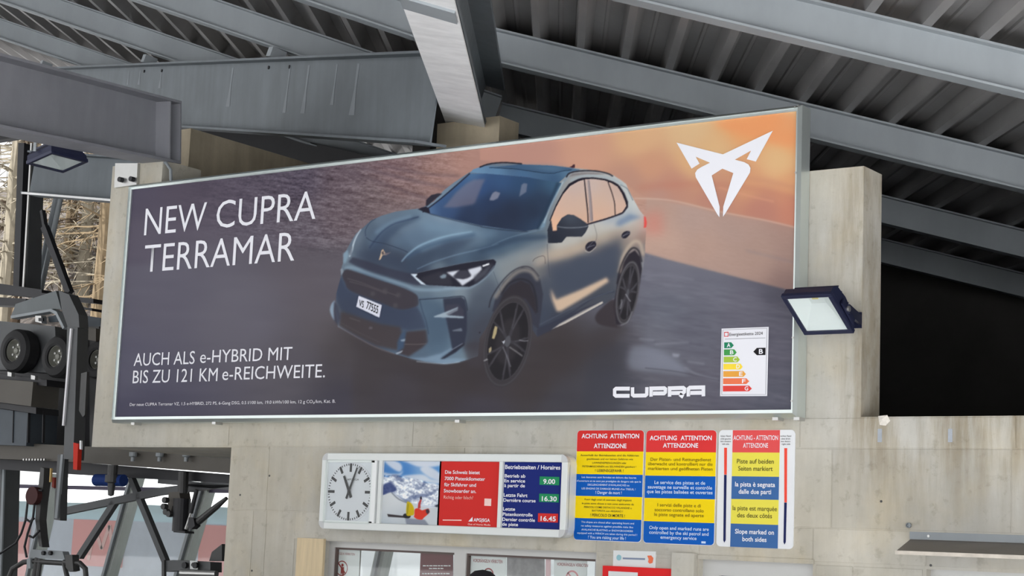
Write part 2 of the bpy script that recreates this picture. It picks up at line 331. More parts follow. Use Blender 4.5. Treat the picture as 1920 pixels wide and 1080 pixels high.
# ------------------------------------------------------------------ printed pictures (flat print, painted numerically into colour attributes)
class Canvas:
    def __init__(s,x0,y0,x1,y1,ss):
        s.x0,s.y0,s.ss=x0,y0,ss; s.w=int((x1-x0)*ss); s.h=int((y1-y0)*ss); s.a=np.zeros((s.h,s.w,3),np.float32)
        s.X,s.Y=np.meshgrid(x0+(np.arange(s.w)+.5)/ss,y0+(np.arange(s.h)+.5)/ss)
    def box(s,pts,pad):
        q=np.array(pts); i0=max(0,int((q[:,0].min()-pad-s.x0)*s.ss)); i1=min(s.w,int((q[:,0].max()+pad-s.x0)*s.ss)+2)
        j0=max(0,int((q[:,1].min()-pad-s.y0)*s.ss)); j1=min(s.h,int((q[:,1].max()+pad-s.y0)*s.ss)+2); return i0,i1,j0,j1
    def pmask(s,pts,b):
        i0,i1,j0,j1=b; X=s.X[j0:j1,i0:i1]; Y=s.Y[j0:j1,i0:i1]; acc=np.zeros(X.shape,np.float32); d=.25/s.ss
        P=np.array(pts,float); n=len(P)
        for ox in(-d,d):
            for oy in(-d,d):
                ins=np.zeros(X.shape,bool); xx=X[0]+ox
                for i in range(n):
                    x1,y1=P[i];x2,y2=P[(i+1)%n]
                    if y1==y2: continue
                    ys=Y[:,0]+oy; r=(ys>min(y1,y2))&(ys<=max(y1,y2))
                    if not r.any(): continue
                    xi=x1+(ys[r]-y1)*(x2-x1)/(y2-y1); ins[r]^= xx[None,:]<xi[:,None]
                acc+=ins
        return acc/4
    def smask(s,pts,wd,b):
        i0,i1,j0,j1=b; X=s.X[j0:j1,i0:i1]; Y=s.Y[j0:j1,i0:i1]; D=np.full(X.shape,1e9,np.float32)
        ws=wd if isinstance(wd,(list,tuple)) else None; Wd=np.full(X.shape,wd if ws is None else 0,np.float32)
        for k in range(len(pts)-1):
            x1,y1=pts[k];x2,y2=pts[k+1]; dx,dy=x2-x1,y2-y1; L=dx*dx+dy*dy+1e-9
            t=np.clip(((X-x1)*dx+(Y-y1)*dy)/L,0,1); d=np.hypot(X-x1-t*dx,Y-y1-t*dy); m=d<D
            if ws is not None: Wd=np.where(m,ws[k]+(ws[k+1]-ws[k])*t,Wd)
            D=np.minimum(D,d)
        return np.clip((Wd/2-D)*s.ss+.5,0,1)
    @staticmethod
    def blur(m,r):
        if r<.3: return m
        k=int(r*2.5)+1; x=np.arange(-k,k+1); g=np.exp(-x*x/(2*r*r)); g/=g.sum()
        m=np.pad(m,k,mode='edge'); m=np.apply_along_axis(lambda v:np.convolve(v,g,'valid'),0,m); m=np.apply_along_axis(lambda v:np.convolve(v,g,'valid'),1,m); return m.astype(np.float32)
    def comp(s,m,b,c,al,clip=None):
        i0,i1,j0,j1=b; m=m*al
        if clip is not None: m=m*clip[j0:j1,i0:i1]
        m=m[...,None]; s.a[j0:j1,i0:i1]=s.a[j0:j1,i0:i1]*(1-m)+np.asarray(c,np.float32)*m
    def P(s,pts,c,bl=0,al=1,sm=False,clip=None):
        if sm: pts=spl(pts,True)
        b=s.box(pts,bl*3+2); m=s.pmask(pts,b); s.comp(s.blur(m,bl*s.ss),b,c,al,clip)
    def S(s,pts,wd,c,bl=0,al=1,sm=True,clip=None):
        w=wd
        if sm and len(pts)>2:
            n0=len(pts); pts=spl(pts,False)
            if isinstance(wd,(list,tuple)): w=list(np.interp(np.linspace(0,n0-1,len(pts)),range(n0),wd))
        b=s.box(pts,bl*3+2+(max(wd) if isinstance(wd,(list,tuple)) else wd)); m=s.smask(pts,w,b); s.comp(s.blur(m,bl*s.ss),b,c,al,clip)
    def full(s,pts,sm=False):
        if sm: pts=spl(pts,True)
        b=s.box(pts,2); m=np.zeros((s.h,s.w),np.float32); m[b[2]:b[3],b[0]:b[1]]=s.pmask(pts,b); return m
    def grad(s,ctrl,clip=None,power=3.0,al=1,soft=260):
        """inverse distance field of colour points (x,y,(r,g,b))"""
        st=4; X=s.X[::st,::st];Y=s.Y[::st,::st]; num=np.zeros(X.shape+(3,));den=np.zeros(X.shape)
        for x,y,c in ctrl:
            w_=1/((X-x)**2+(Y-y)**2+soft)**(power/2); num+=w_[...,None]*np.array(c,float); den+=w_
        f=num/den[...,None]
        yi=np.clip(np.arange(s.h)/st,0,f.shape[0]-1.001);xi=np.clip(np.arange(s.w)/st,0,f.shape[1]-1.001)
        y0=yi.astype(int);x0=xi.astype(int); fy=(yi-y0)[:,None,None];fx=(xi-x0)[None,:,None]
        f=(f[y0][:,x0]*(1-fy)*(1-fx)+f[y0+1][:,x0]*fy*(1-fx)+f[y0][:,x0+1]*(1-fy)*fx+f[y0+1][:,x0+1]*fy*fx)
        m=np.full((s.h,s.w,1),al,np.float32) if clip is None else clip[...,None]*al
        s.a=(s.a*(1-m)+f*m).astype(np.float32)
    def noise(s,sx,sy,seed,ang=0):
        r=np.random.default_rng(seed); c,sn=math.cos(ang),math.sin(ang); U=((s.X-s.x0)*c+(s.Y-s.y0)*sn)/sx+50; V=(-(s.X-s.x0)*sn+(s.Y-s.y0)*c)/sy+50
        g=r.random((int(V.max())+3,int(U.max())+3)).astype(np.float32); u0=U.astype(int);v0=V.astype(int);fu=U-u0;fv=V-v0; fu=fu*fu*(3-2*fu);fv=fv*fv*(3-2*fv)
        return (g[v0,u0]*(1-fu)*(1-fv)+g[v0,u0+1]*fu*(1-fv)+g[v0+1,u0]*(1-fu)*fv+g[v0+1,u0+1]*fu*fv)-.5
def spl(pts,closed):
    P=[np.array(p,float) for p in pts]; n=len(P); out=[]
    for i in range(n if closed else n-1):
        p0=P[(i-1)%n] if closed or i>0 else P[0]; p1=P[i]; p2=P[(i+1)%n]; p3=P[(i+2)%n] if closed or i+2<n else P[-1]
        for k in range(6):
            t=k/6; out.append(tuple(.5*((2*p1)+(-p0+p2)*t+(2*p0-5*p1+4*p2-p3)*t*t+(-p0+3*p1-3*p2+p3)*t**3)))
    if not closed: out.append(tuple(P[-1]))
    return out
def A_(*q): return [(600+x/4.5,280+y/4.5) for x,y in q]
def B_(*q): return [(900+x/4.5,280+y/4.5) for x,y in q]
def C_(*q): return [(600+x/3.857,460+y/3.857) for x,y in q]
def D_(*q): return [(860+x/3.6,440+y/3.6) for x,y in q]
def E_(*q): return [(600+x*.42597,285+y*.42597) for x,y in q]
def paint_poster(ss=1.0):
    c=Canvas(200,195,1512,800,ss)
    # ground, gravel, sky
    bg=[(250,360,(84,78,94)),(350,345,(86,78,92)),(260,450,(92,86,100)),(270,560,(98,95,108)),(230,690,(92,90,106)),(230,770,(80,78,96)),(400,540,(104,101,112)),(500,560,(104,100,110)),(450,640,(103,99,109)),(600,620,(100,95,102)),
     (400,770,(82,80,96)),(600,770,(82,80,94)),(700,760,(84,80,90)),(560,700,(94,90,98)),(650,690,(86,80,86)),(480,470,(100,94,106)),(450,380,(92,84,98)),(560,340,(86,78,92)),(650,330,(104,90,98)),
     (560,430,(104,96,106)),(620,500,(100,94,102)),(640,400,(112,99,106)),(700,370,(120,105,108)),(760,400,(128,112,114)),(760,340,(140,114,112)),(820,330,(160,126,118)),(880,300,(172,132,120)),(740,310,(128,104,108)),
     (960,285,(182,136,124)),(1050,290,(196,148,128)),(1150,270,(212,164,130)),(1200,300,(204,150,124)),(1100,262,(206,158,134)),(1240,330,(196,140,118)),(1240,260,(222,182,140)),(1320,245,(220,186,140)),(1380,225,(234,168,112)),(1440,235,(232,158,108)),(1480,218,(222,180,138)),
     (1480,270,(230,164,112)),(1470,300,(226,186,136)),(1420,310,(222,176,130)),(1330,300,(214,168,126)),(1300,345,(192,136,116)),(1350,360,(198,140,112)),(1450,350,(212,148,110)),(1400,372,(188,128,112)),(1480,385,(196,130,108)),(1470,410,(184,124,108)),
     (1240,385,(180,144,132)),(1300,400,(180,152,142)),(1230,430,(184,154,140)),(1350,430,(178,150,140)),(1300,460,(174,146,136)),(1440,440,(172,146,136)),(1480,470,(166,136,126)),(1400,480,(166,138,128)),(1480,530,(150,122,116)),(1240,470,(176,146,134)),(1300,485,(168,140,132))]
    c.grad(bg,power=4.0,soft=1300)
    low=[(1215,500,(112,112,124)),(1260,520,(114,114,126)),(1330,540,(108,108,120)),(1460,560,(92,90,102)),(1400,580,(104,102,114)),(1250,580,(104,106,118)),(1300,620,(98,98,110)),(1230,640,(106,107,118)),(1180,650,(88,86,94)),(1140,660,(78,75,80)),
     (1450,650,(92,90,102)),(1450,760,(88,88,100)),(1350,740,(96,94,106)),(1250,750,(100,98,108)),(1150,720,(84,84,94)),(1150,770,(86,88,100)),(1050,760,(80,78,86)),(1050,650,(74,68,70)),(1000,720,(76,70,72)),(880,700,(74,68,71)),(820,720,(78,72,76)),(900,770,(80,76,86)),
     (700,690,(82,76,80)),(750,740,(82,77,84)),(640,650,(90,84,88)),(620,560,(100,95,103)),(600,480,(100,94,103)),(560,620,(100,95,102)),(560,760,(84,80,92)),(1160,560,(96,96,108))]
    m=c.full([(1190,468),(1250,484),(1330,505),(1400,522),(1530,556),(1530,810),(560,810),(560,470),(700,480),(900,560)]); 
    fade=np.clip((c.X-560)/120,0,1); m=Canvas.blur(m,2*ss)*fade
    c.grad(low,clip=m.astype(np.float32),power=3.4)
    # asphalt shade edge at left
    m=Canvas.blur(c.full([(240,500),(400,478),(530,468),(600,466),(660,474),(660,800),(200,800)]),5*ss); c.grad([(300,560,(98,95,108)),(450,600,(104,101,112)),(600,520,(98,92,100)),(560,700,(94,90,98)),(230,700,(92,90,106)),(260,775,(78,76,94)),(640,640,(92,86,90)),(640,770,(82,79,92))],clip=m,al=.8)
    # gravel relief
    n=c.noise(16,2.6,1,.12)*.5+c.noise(7,1.9,2,.10)*.7+c.noise(40,6,3,.15)*.5+c.noise(2.2,1.6,9)*.5
    gm=Canvas.blur(c.full([(330,300),(760,260),(900,270),(840,350),(790,390),(690,410),(650,470),(540,462),(420,440),(300,400)]),16*ss)*np.clip((c.X-330)/200,0,1)*np.clip((940-c.X)/160,.25,1)
    c.a+=(n*gm*44)[...,None]
    gm=Canvas.blur(c.full([(1190,380),(1250,385),(1520,438),(1520,550),(1210,478)]),4*ss); n2=c.noise(14,2.6,4,.2)*.6+c.noise(5,2,5,.2)*.6
    c.a+=(n2*gm*20)[...,None]
    gm=Canvas.blur(c.full([(1180,500),(1520,560),(1520,800),(1150,800)]),10*ss); n3=c.noise(40,5,6,.12)*.7+c.noise(12,3,7,.1)*.4
    c.a+=(n3*gm*13)[...,None]
    c.a+=((c.noise(60,14,8,.02)*.5)*8)[...,None]
    for q,w_ in(([(680,315),(760,335),(840,352),(870,350)],5),([(640,318),(720,345),(800,372),(850,378)],4),([(700,306),(790,325),(860,330)],4)): c.S(q,w_,(88,74,84),2.5,.55)
    hz=c.full([(1205,368),(1250,374),(1350,396),(1430,411),(1530,432),(1530,150),(900,150),(900,300),(1150,330)]); hz=Canvas.blur(hz,1.2)
    c.grad([(1000,285,(186,140,126)),(1100,275,(204,154,130)),(1200,262,(220,176,134)),(1290,250,(222,186,142)),(1340,290,(224,184,134)),(1440,222,(234,160,104)),(1490,225,(226,188,142)),(1400,235,(234,164,108)),(1490,262,(232,164,112)),(1460,300,(224,184,134)),(1300,300,(222,176,128)),(1220,310,(204,152,122)),(1180,340,(184,140,122)),(1260,350,(190,136,116)),(1340,372,(184,130,114)),(1400,340,(214,156,116)),(1490,345,(218,160,116)),(1490,390,(196,130,108)),(1430,395,(184,126,110)),(1350,335,(200,146,118)),(1240,368,(184,142,128))],clip=hz,power=4.2,soft=500,al=.85)
    gd=Canvas.blur(c.full([(1212,372),(1250,378),(1350,400),(1430,414),(1530,436),(1530,556),(1400,524),(1250,486),(1205,472)]),1.5)
    c.grad([(1230,400,(182,152,138)),(1300,400,(178,152,142)),(1380,420,(172,146,136)),(1480,435,(164,136,126)),(1240,460,(196,164,148)),(1320,470,(182,152,138)),(1420,480,(172,144,132)),(1490,490,(162,134,124)),(1480,530,(146,120,114)),(1350,500,(176,148,136)),(1240,478,(184,154,140))],clip=gd,power=4,soft=500,al=.8)
    # sky streaks
    c.P([(1340,232),(1400,222),(1490,215),(1490,270),(1440,268),(1385,250)],(236,156,104),6,.75,True)
    c.S([(1200,352),(1300,345),(1400,352),(1490,372)],9,(186,122,104),5,.5); c.S([(1370,330),(1430,338),(1490,352)],7,(196,138,112),4,.5); c.S([(1350,352),(1400,366),(1450,378)],3,(216,156,126),1.5,.6)
    c.S([(1190,372),(1260,376),(1350,397),(1430,412),(1490,426)],2.5,(206,178,160),1,.7)
    # wet reflections
    c.P([(1180,655),(1200,648),(1245,660),(1275,680),(1290,700),(1250,697),(1180,690)],(132,136,150),5,.75,True); c.P([(1260,662),(1275,664),(1272,670),(1262,669)],(152,156,168),1.5,.8)
    for q in([(1285,690),(1310,703),(1345,712)],[(1200,635),(1225,638)],[(1290,678),(1320,682)],[(1230,645),(1290,642)]): c.S(q,3.5,(136,136,148),1.6,.6)
    c.S([(1210,690),(1270,697),(1350,714)],1.6,(76,74,84),.8,.7)
    c.P([(1110,640),(1180,640),(1172,690),(1165,780),(1090,780),(1100,700)],(72,72,82),7,.5)
    c.S([(1210,520),(1240,516),(1300,524)],3,(132,132,144),2,.5)
    for q in([(1400,470),(1490,492)],[(1330,560),(1490,590)],[(1420,728),(1490,755)],[(1350,740),(1420,748)]): c.S(q,3,(124,122,134),2.4,.35)
    dk=Canvas.blur(c.full([(640,600),(900,640),(1130,600),(1185,640),(1160,790),(560,790),(580,700)]),22*ss); c.a=c.a*(1-.14*dk[...,None])
    # ---- car shadow
    c.P([(640,620),(780,680),(900,720),(960,735),(1010,690),(1130,612),(1180,612),(1140,650),(1020,720),(950,745),(850,730),(700,670)],(66,60,62),9,.6,True)
    # ---- car body
    body=A_((200,890),(250,800),(300,715),(370,655),(430,600),(520,560),(640,525),(760,508),(850,498),(960,440),(1040,350),(1130,280),(1250,200),(1330,160),(1420,128))+B_((130,122),(220,118),(360,126),(600,135),(750,152),(900,168),(1040,190),(1120,215),(1190,260),(1232,292),(1255,345),(1300,430),(1350,520),(1388,562),(1405,600),(1402,700),(1394,800),(1390,900))+D_((1245,230),(1222,330),(1195,400),(1060,420),(980,470),(620,645),(530,690),(400,500),(230,560),(140,700),(130,820))+C_((1090,820),(1000,845),(900,857),(760,840),(640,815),(540,785),(400,730),(250,655),(130,590),(110,480),(118,350),(150,230),(150,180),(165,130))
    K=c.full(body)
    ctl=[(650,480,(120,142,160)),(660,470,(86,104,126)),(668,445,(104,124,146)),(690,425,(84,106,130)),(700,440,(78,100,126)),(715,410,(98,122,146)),(740,405,(96,120,144)),(770,398,(98,126,150)),(690,460,(70,88,112)),(720,460,(64,78,102)),(700,480,(62,74,96)),
     (790,402,(108,138,164)),(830,415,(124,154,180)),(860,425,(112,142,170)),(800,420,(116,146,172)),(770,430,(104,130,156)),(740,448,(84,106,132)),(780,450,(90,114,140)),(820,440,(98,126,152)),(760,468,(68,84,108)),(750,485,(60,70,92)),(800,478,(58,72,96)),(840,460,(70,90,116)),(780,500,(56,68,88)),
     (880,440,(96,124,150)),(920,440,(80,110,140)),(950,435,(66,94,126)),(900,455,(96,124,150)),(860,470,(80,104,130)),(840,482,(66,84,108)),(930,455,(62,86,114)),(900,478,(58,72,94)),(960,448,(64,88,114)),(990,440,(80,104,126)),(1010,432,(100,118,134)),
     (940,480,(84,104,124)),(960,470,(110,128,142)),(1000,462,(132,140,146)),(930,500,(104,126,144)),(980,480,(140,142,142)),(1010,470,(150,148,144)),(950,500,(122,130,136)),(985,500,(116,118,122)),(1020,500,(96,98,106)),(1015,485,(156,148,140)),
     (1050,455,(184,182,176)),(1075,455,(182,180,172)),(1045,475,(168,160,150)),(1070,478,(140,130,122)),(1095,465,(148,140,132)),(1050,495,(100,100,108)),(1085,492,(80,86,98)),(1060,520,(72,80,96)),(1050,550,(82,86,98)),(1090,540,(70,76,92)),(1120,510,(74,80,94)),(1150,500,(76,82,94)),(1130,545,(70,76,90)),(1100,570,(70,74,88)),(1050,595,(60,66,84)),(1020,610,(62,68,86)),
     (1100,430,(194,194,188)),(1130,420,(200,196,186)),(1150,415,(180,182,186)),(1180,410,(196,194,186)),(1130,445,(180,168,152)),(1120,460,(140,128,118)),(1150,450,(158,142,128)),(1140,475,(90,90,98)),(1165,455,(150,134,122)),(1190,435,(186,164,148)),(1200,420,(198,172,156)),(1200,445,(160,124,110)),(1180,390,(170,184,190)),(1188,385,(206,210,204)),(1195,400,(190,190,188)),
     (1160,480,(120,116,114)),(1205,470,(130,120,120)),(1205,500,(130,134,142)),(1200,525,(120,124,136)),
     (820,500,(100,122,142)),(700,510,(66,82,104)),(660,500,(96,118,138)),(740,520,(80,100,122)),(790,540,(96,118,138)),(830,545,(110,134,154)),(870,545,(130,150,164)),(890,540,(112,128,144)),(880,520,(96,114,132)),(900,560,(80,92,108)),(910,540,(96,110,126)),(890,600,(66,76,94)),(885,640,(62,70,86)),(915,600,(64,72,88)),
     (700,590,(58,72,98)),(720,570,(54,70,98)),(760,580,(58,74,102)),(640,540,(62,80,112)),(650,580,(60,66,82)),(800,580,(84,110,136)),(820,600,(72,96,124)),(820,630,(74,98,124)),(800,640,(78,104,130)),(820,655,(92,122,150)),(850,650,(96,126,152)),(790,665,(82,106,132)),(850,675,(104,132,156)),(875,672,(112,138,156)),(620,590,(120,142,162))]
    c.grad([(x,y,tuple(.72*v+.28*(sum(q)/3)*k for v,k in zip(q,(1.0,1,1)))) for x,y,q in ctl],clip=K,power=5,soft=330)
    for q,col,bl,al in (
      (E_((205,395),(250,330),(330,290),(430,262),(450,275),(340,320),(270,380),(225,430)),(92,112,134),4,.5),
      (E_((215,440),(235,395),(300,330),(420,282),(450,290),(350,340),(290,400),(250,450)),(62,78,102),3,.55),
      (E_((300,400),(400,340),(470,300),(560,310),(640,340),(560,380),(470,430),(390,450)),(98,122,146),7,.5),
      (E_((440,300),(600,330),(800,365),(700,372),(560,370),(480,345)),(124,152,174),6,.55),
      (E_((160,440),(240,425),(330,450),(390,480),(560,540),(420,560),(280,500),(150,470)),(60,70,90),6,.6),
      (E_((365,485),(440,430),(560,385),(700,372),(600,440),(480,500),(400,530)),(64,78,98),5,.65),
      (E_((420,420),(520,375),(660,352),(700,356),(560,392),(450,440)),(142,170,190),4,.5),
      (E_((560,500),(700,400),(860,362),(1000,352),(1000,420),(900,440),(760,468),(640,500)),(70,92,114),7,.55),
      (E_((740,480),(860,450),(1000,420),(1010,470),(900,500),(830,560),(790,590)),(150,156,158),7,.5),
      (E_((650,600),(760,560),(800,620),(770,700),(700,860),(660,880),(650,720)),(78,86,100),9,.6),
      (E_((660,760),(760,700),(720,860),(665,905)),(66,66,76),8,.6),
      (E_((1015,400),(1100,372),(1190,345),(1330,290),(1400,270),(1380,300),(1200,380),(1040,440)),(196,194,186),7,.6),
      (E_((1010,460),(1160,400),(1330,335),(1350,350),(1180,425),(1020,500)),(182,162,142),6,.6),
      (E_((1015,520),(1180,440),(1330,370),(1300,560),(1060,640)),(70,76,92),7,.7),
      (E_((960,560),(1000,540),(1040,700),(960,780)),(66,74,90),5,.6),
      (E_((1200,290),(1260,250),(1400,265),(1380,290),(1250,320)),(150,166,186),5,.4)): c.P(q,col,bl,al,clip=K)
    # roof
    roof=A_((1290,170),(1380,140),(1530,145))+B_((90,150),(350,128),(600,137),(750,155),(850,172),(760,190),(700,250),(660,285),(400,235),(0,200))+A_((1400,205),(1270,195))
    R_=c.full(roof); c.grad([(900,317,(110,146,178)),(930,320,(96,134,168)),(980,325,(72,106,142)),(1040,332,(52,78,108)),(1040,315,(80,112,142)),(1000,311,(70,96,124)),(960,309,(72,96,124)),(920,312,(90,120,150)),(1060,325,(92,122,148))],clip=R_)
    c.P(B_((80,153),(200,140),(330,128),(600,137),(750,152),(790,172),(700,180),(620,203),(540,200),(400,178)),(58,84,112),.6,.65); c.S(B_((80,153),(300,165),(540,200),(620,203),(700,182),(770,175)),1.2,(24,40,60),.3,.9,False)
    c.P(B_((330,130),(600,140),(740,155),(640,185),(560,180),(420,150)),(96,126,152),4,.6)
    # windscreen
    ws=A_((880,525),(1000,430),(1130,320),(1265,205),(1400,205))+B_((0,200),(400,235),(690,285),(640,400),(560,560),(490,670),(380,690),(200,668),(0,640))+A_((1350,640),(1150,595),(1000,560),(920,540))
    WM=c.full(ws)
    c.grad([(800,395,(86,114,152)),(830,375,(64,92,132)),(860,345,(64,96,138)),(885,328,(80,114,152)),(900,350,(52,78,120)),(840,395,(60,82,118)),(880,400,(46,58,84)),(940,335,(56,84,122)),(920,380,(44,58,86)),(980,340,(50,76,108)),(960,400,(42,50,70)),(1000,400,(42,52,72)),(1040,345,(62,92,118)),(1020,380,(46,60,82)),(1010,420,(50,68,92)),(930,410,(42,50,70)),(870,420,(42,54,80))],clip=WM,power=3.5)
    c.P(A_((1060,470),(1150,360),(1230,290),(1300,255),(1395,250),(1370,300),(1310,450),(1290,465),(1150,490),(1040,490)),(124,118,134),2.0,.62,clip=WM)
    c.P(A_((1430,425),(1450,380),(1475,358),(1520,368),(1500,405),(1465,430)),(128,134,154),.8,.8); c.P(B_((80,430),(110,365),(135,355),(170,370),(150,415),(110,430)),(124,128,146),.9,.8); c.P(B_((330,400),(350,300),(370,285),(400,290),(390,360)),(116,124,144),.8,.8)
    c.S(A_((870,528),(1000,432),(1130,322),(1262,205)),2.2,(28,28,42),.6,.9); c.S(A_((930,545),(1100,590),(1350,648))+B_((20,655),(200,680),(400,695)),1.6,(34,42,60),.7,.8)
    c.S(B_((655,290),(600,420),(540,550),(490,670)),5,(40,58,78),1.8,.8)
    # pillar highlight
    c.P(B_((770,205),(690,300),(640,400),(570,540),(545,655),(500,675),(560,560),(600,460),(660,340),(710,260)),(120,150,172),1.6,.9); c.S(B_((700,275),(650,370),(590,490),(540,620)),1.8,(186,206,216),.9,.8)
    # side glass
    sg=B_((595,600),(640,490),(700,380),(760,310),(830,270),(890,252),(960,250),(1050,262),(1110,285),(1160,315),(1195,370),(1225,440),(1235,480),(1200,530),(1140,555),(1050,585),(915,625),(800,670),(650,690),(605,695))
    c.P(B_((590,600),(640,470),(700,360),(750,290),(830,250),(890,238),(960,237),(1060,250),(1130,275),(1180,310),(1220,370),(1248,440),(1248,490),(1205,540),(1140,565),(1050,597),(915,635),(640,705),(600,700)),(34,30,42),.6,1)
    c.P([(1035,398),(1060,362)]+B_((760,285),(830,252),(890,240),(1000,246),(1120,275),(1170,305)),(34,30,42),.4,.0)
    SG=c.full(sg); c.grad([(1040,420,(236,186,150)),(1040,400,(214,176,156)),(1060,380,(206,176,160)),(1075,350,(198,176,168)),(1090,390,(208,178,160)),(1085,410,(212,174,150)),(1110,350,(200,180,172)),(1120,380,(208,178,158)),(1130,395,(212,174,152)),(1115,410,(220,176,148)),(1150,370,(206,180,166)),(1160,385,(214,178,158)),(1158,360,(190,166,156))],clip=SG)
    c.S(B_((880,255),(895,400),(908,520),(912,615)),2.2,(34,28,38),.4,.95); c.P(B_((905,260),(922,258),(940,420),(955,605),(925,612),(918,420)),(150,140,144),.8,.85); c.S(B_((920,262),(938,420),(948,600)),.8,(90,80,88),.3,.8)
    c.S(B_((1080,275),(1110,360),(1135,450),(1140,550)),1.8,(34,26,32),.4,.95); c.S(B_((600,695),(800,672),(915,630),(1050,592),(1140,562),(1205,535),(1240,480)),2.6,(46,42,54),.6,.9)
    c.S(B_((590,600),(640,480),(700,370),(760,295),(830,255),(890,242),(1000,246),(1100,268),(1165,300)),1.8,(30,28,40),.4,.9)
    c.S(B_((770,262),(830,235),(900,222),(1020,228),(1120,252),(1200,295)),3,(160,176,186),1.2,.8)
    # roof rails
    c.S(B_((0,150),(60,128),(130,116),(220,112),(350,122)),2.6,(26,30,44),.5,1); c.S(B_((730,232),(750,205),(800,188),(900,180),(1000,186),(1080,205),(1118,225)),2.6,(38,38,50),.5,1); c.P(B_((750,232),(780,205),(900,195),(1000,198),(1060,212),(900,210),(800,222)),(120,112,114),.8,.7)
    c.P(B_((752,150),(775,140),(788,126),(802,128),(800,155),(780,158)),(70,40,50),.4,1)
    # far mirror
    c.P(A_((893,478),(895,430),(940,385),(1000,370),(1030,375),(960,430),(905,480)),(48,46,58),.6,1); c.P(A_((825,505),(860,490),(895,482),(920,500),(930,545),(880,530)),(38,36,50),.6,1)
    # near mirror
    mr=B_((650,700),(650,640),(690,580),(740,550),(790,555),(850,590),(900,625),(915,650),(890,700),(860,735),(730,735),(690,785),(640,790),(575,790),(570,680),(600,600),(615,700)); c.P(mr,(40,42,52),.6,1)
    M_=c.full(mr); c.grad([(1050,425,(44,48,60)),(1070,410,(78,86,98)),(1085,415,(62,68,80)),(1095,425,(50,54,66)),(1070,435,(48,50,60)),(1040,450,(38,42,54))],clip=M_)
    c.S(B_((655,652),(740,662),(850,658),(908,648)),1.4,(150,158,166),.6,.8)
    # body lines and highlights
    c.S(A_((420,830),(470,760),(530,690),(620,630),(720,600),(830,570)),2.6,(52,66,92),1.0,.8,clip=K); c.S(A_((480,700),(560,640),(640,600),(760,565)),6,(124,150,172),2.5,.6,clip=K)
    c.S(A_((390,745),(440,775),(560,800),(700,850),(740,870)),1.1,(40,50,70),.4,.8); c.S(A_((385,730),(385,680),(420,620),(470,585)),1.1,(44,56,78),.5,.7)
    c.S(A_((690,945),(740,890),(830,820),(960,765),(1100,725),(1280,695)),[2,3,3.5,3.5,3,2],(146,178,200),1.0,.85,clip=K); c.S(A_((740,915),(850,845),(990,790),(1180,745),(1300,720)),6,(66,88,114),2.5,.7,clip=K)
    c.S(A_((820,1010),(960,950),(1150,890),(1320,850),(1500,800))+B_((100,810),(250,745),(420,700),(540,672)),[1.5,2,2,1.8,1.5,1.5,1.5,1.5,1.2],(118,142,164),.8,.75,clip=K); c.S(B_((0,860),(150,810),(300,760),(450,745),(560,740)),7,(44,60,82),3.5,.65,clip=K)
    c.P(B_((120,945),(300,860),(470,790),(560,775),(575,790),(440,860),(260,960),(170,1000)),(140,150,156),4,.4,clip=K)
    c.P(B_((560,850),(700,830),(860,790),(960,740),(975,760),(860,860),(700,900),(600,940),(480,990),(450,960)),(196,176,156),5,.55,clip=K)
    c.P(D_((600,190),(860,150),(940,130),(1080,60),(1100,120),(1060,260),(1000,290),(700,420),(640,440),(600,330)),(70,78,94),5,.6,clip=K)
    c.P(B_((1140,640),(1160,600),(1260,545),(1370,570),(1280,600),(1180,650)),(112,134,164),3,.75,clip=K)
    c.P(E_((1015,600),(1040,650),(1150,605),(1262,552),(1272,570),(1180,630),(1062,700),(1042,702),(1022,650)),(216,188,162),2.4,.95,clip=K); c.S(D_((612,400),(640,480),(668,520),(700,520)),1.3,(120,116,116),.5,.6)
    c.S(D_((538,632),(640,590),(760,530),(920,420),(1050,385)),2.2,(48,54,72),1,.7); c.S(D_((540,610),(700,530),(900,430),(1040,380)),1.2,(96,104,120),.7,.6)
    c.P(D_((622,642),(680,600),(840,510),(970,450),(975,462),(850,530),(720,600)),(208,200,190),.5,.95)
    c.P(D_((622,650),(530,690),(530,640),(680,575),(850,490),(960,455),(840,520),(680,605)),(52,54,68),1,.6)
    c.S(B_((568,800),(572,900),(580,1000),(590,1080)),.9,(70,72,82),.4,.7); c.S(B_((960,630),(985,720),(975,780)),.9,(96,90,92),.4,.7)
    c.S(B_((447,945),(460,925),(500,905),(535,900),(548,920),(550,965)),1.1,(92,84,84),.3,.85)
    for q in(B_((895,850),(890,815),(915,785),(960,773),(980,790),(975,820),(930,860)),B_((1198,745),(1198,715),(1225,692),(1260,690),(1265,715),(1230,750))): c.P(q,(40,38,50),.5,1,True); c.S([q[0],q[3],q[4]],.9,(150,150,156),.5,.6)
    c.S(B_((888,855),(925,868),(978,825)),1.2,(214,206,196),.5,.7); c.S(B_((905,828),(965,808)),1.4,(120,120,130),.4,.8); c.S(B_((1205,728),(1258,710)),1.2,(120,120,130),.4,.8)
    # tail lamp
    c.P([(1208,400),(1240,395),(1245,440),(1208,440)],(240,110,96),9,.28); c.P(B_((1383,560),(1400,575),(1408,620),(1402,660),(1382,662),(1385,610)),(226,84,78),.6,1)
    c.S(B_((1185,300),(1240,330),(1262,370),(1290,430)),1.2,(60,70,86),.5,.7)
    # wheel arches
    ar=D_((225,520),(250,420),(300,320),(370,250),(430,218),(500,235),(550,300),(570,400),(560,500),(540,640),(400,520)); c.P(ar,(58,60,72),1,1)
    c.S(D_((205,490),(225,420),(290,320),(360,250),(430,217),(490,225),(540,280)),2.2,(44,44,54),.8,.9)
    c.S(D_((250,420),(310,335),(370,270),(430,240),(490,250),(530,300)),7,(144,138,132),2.2,.85,clip=K); c.S(D_((290,400),(340,330),(420,300),(490,330),(520,420),(528,520)),3,(42,40,46),1.2,.9)
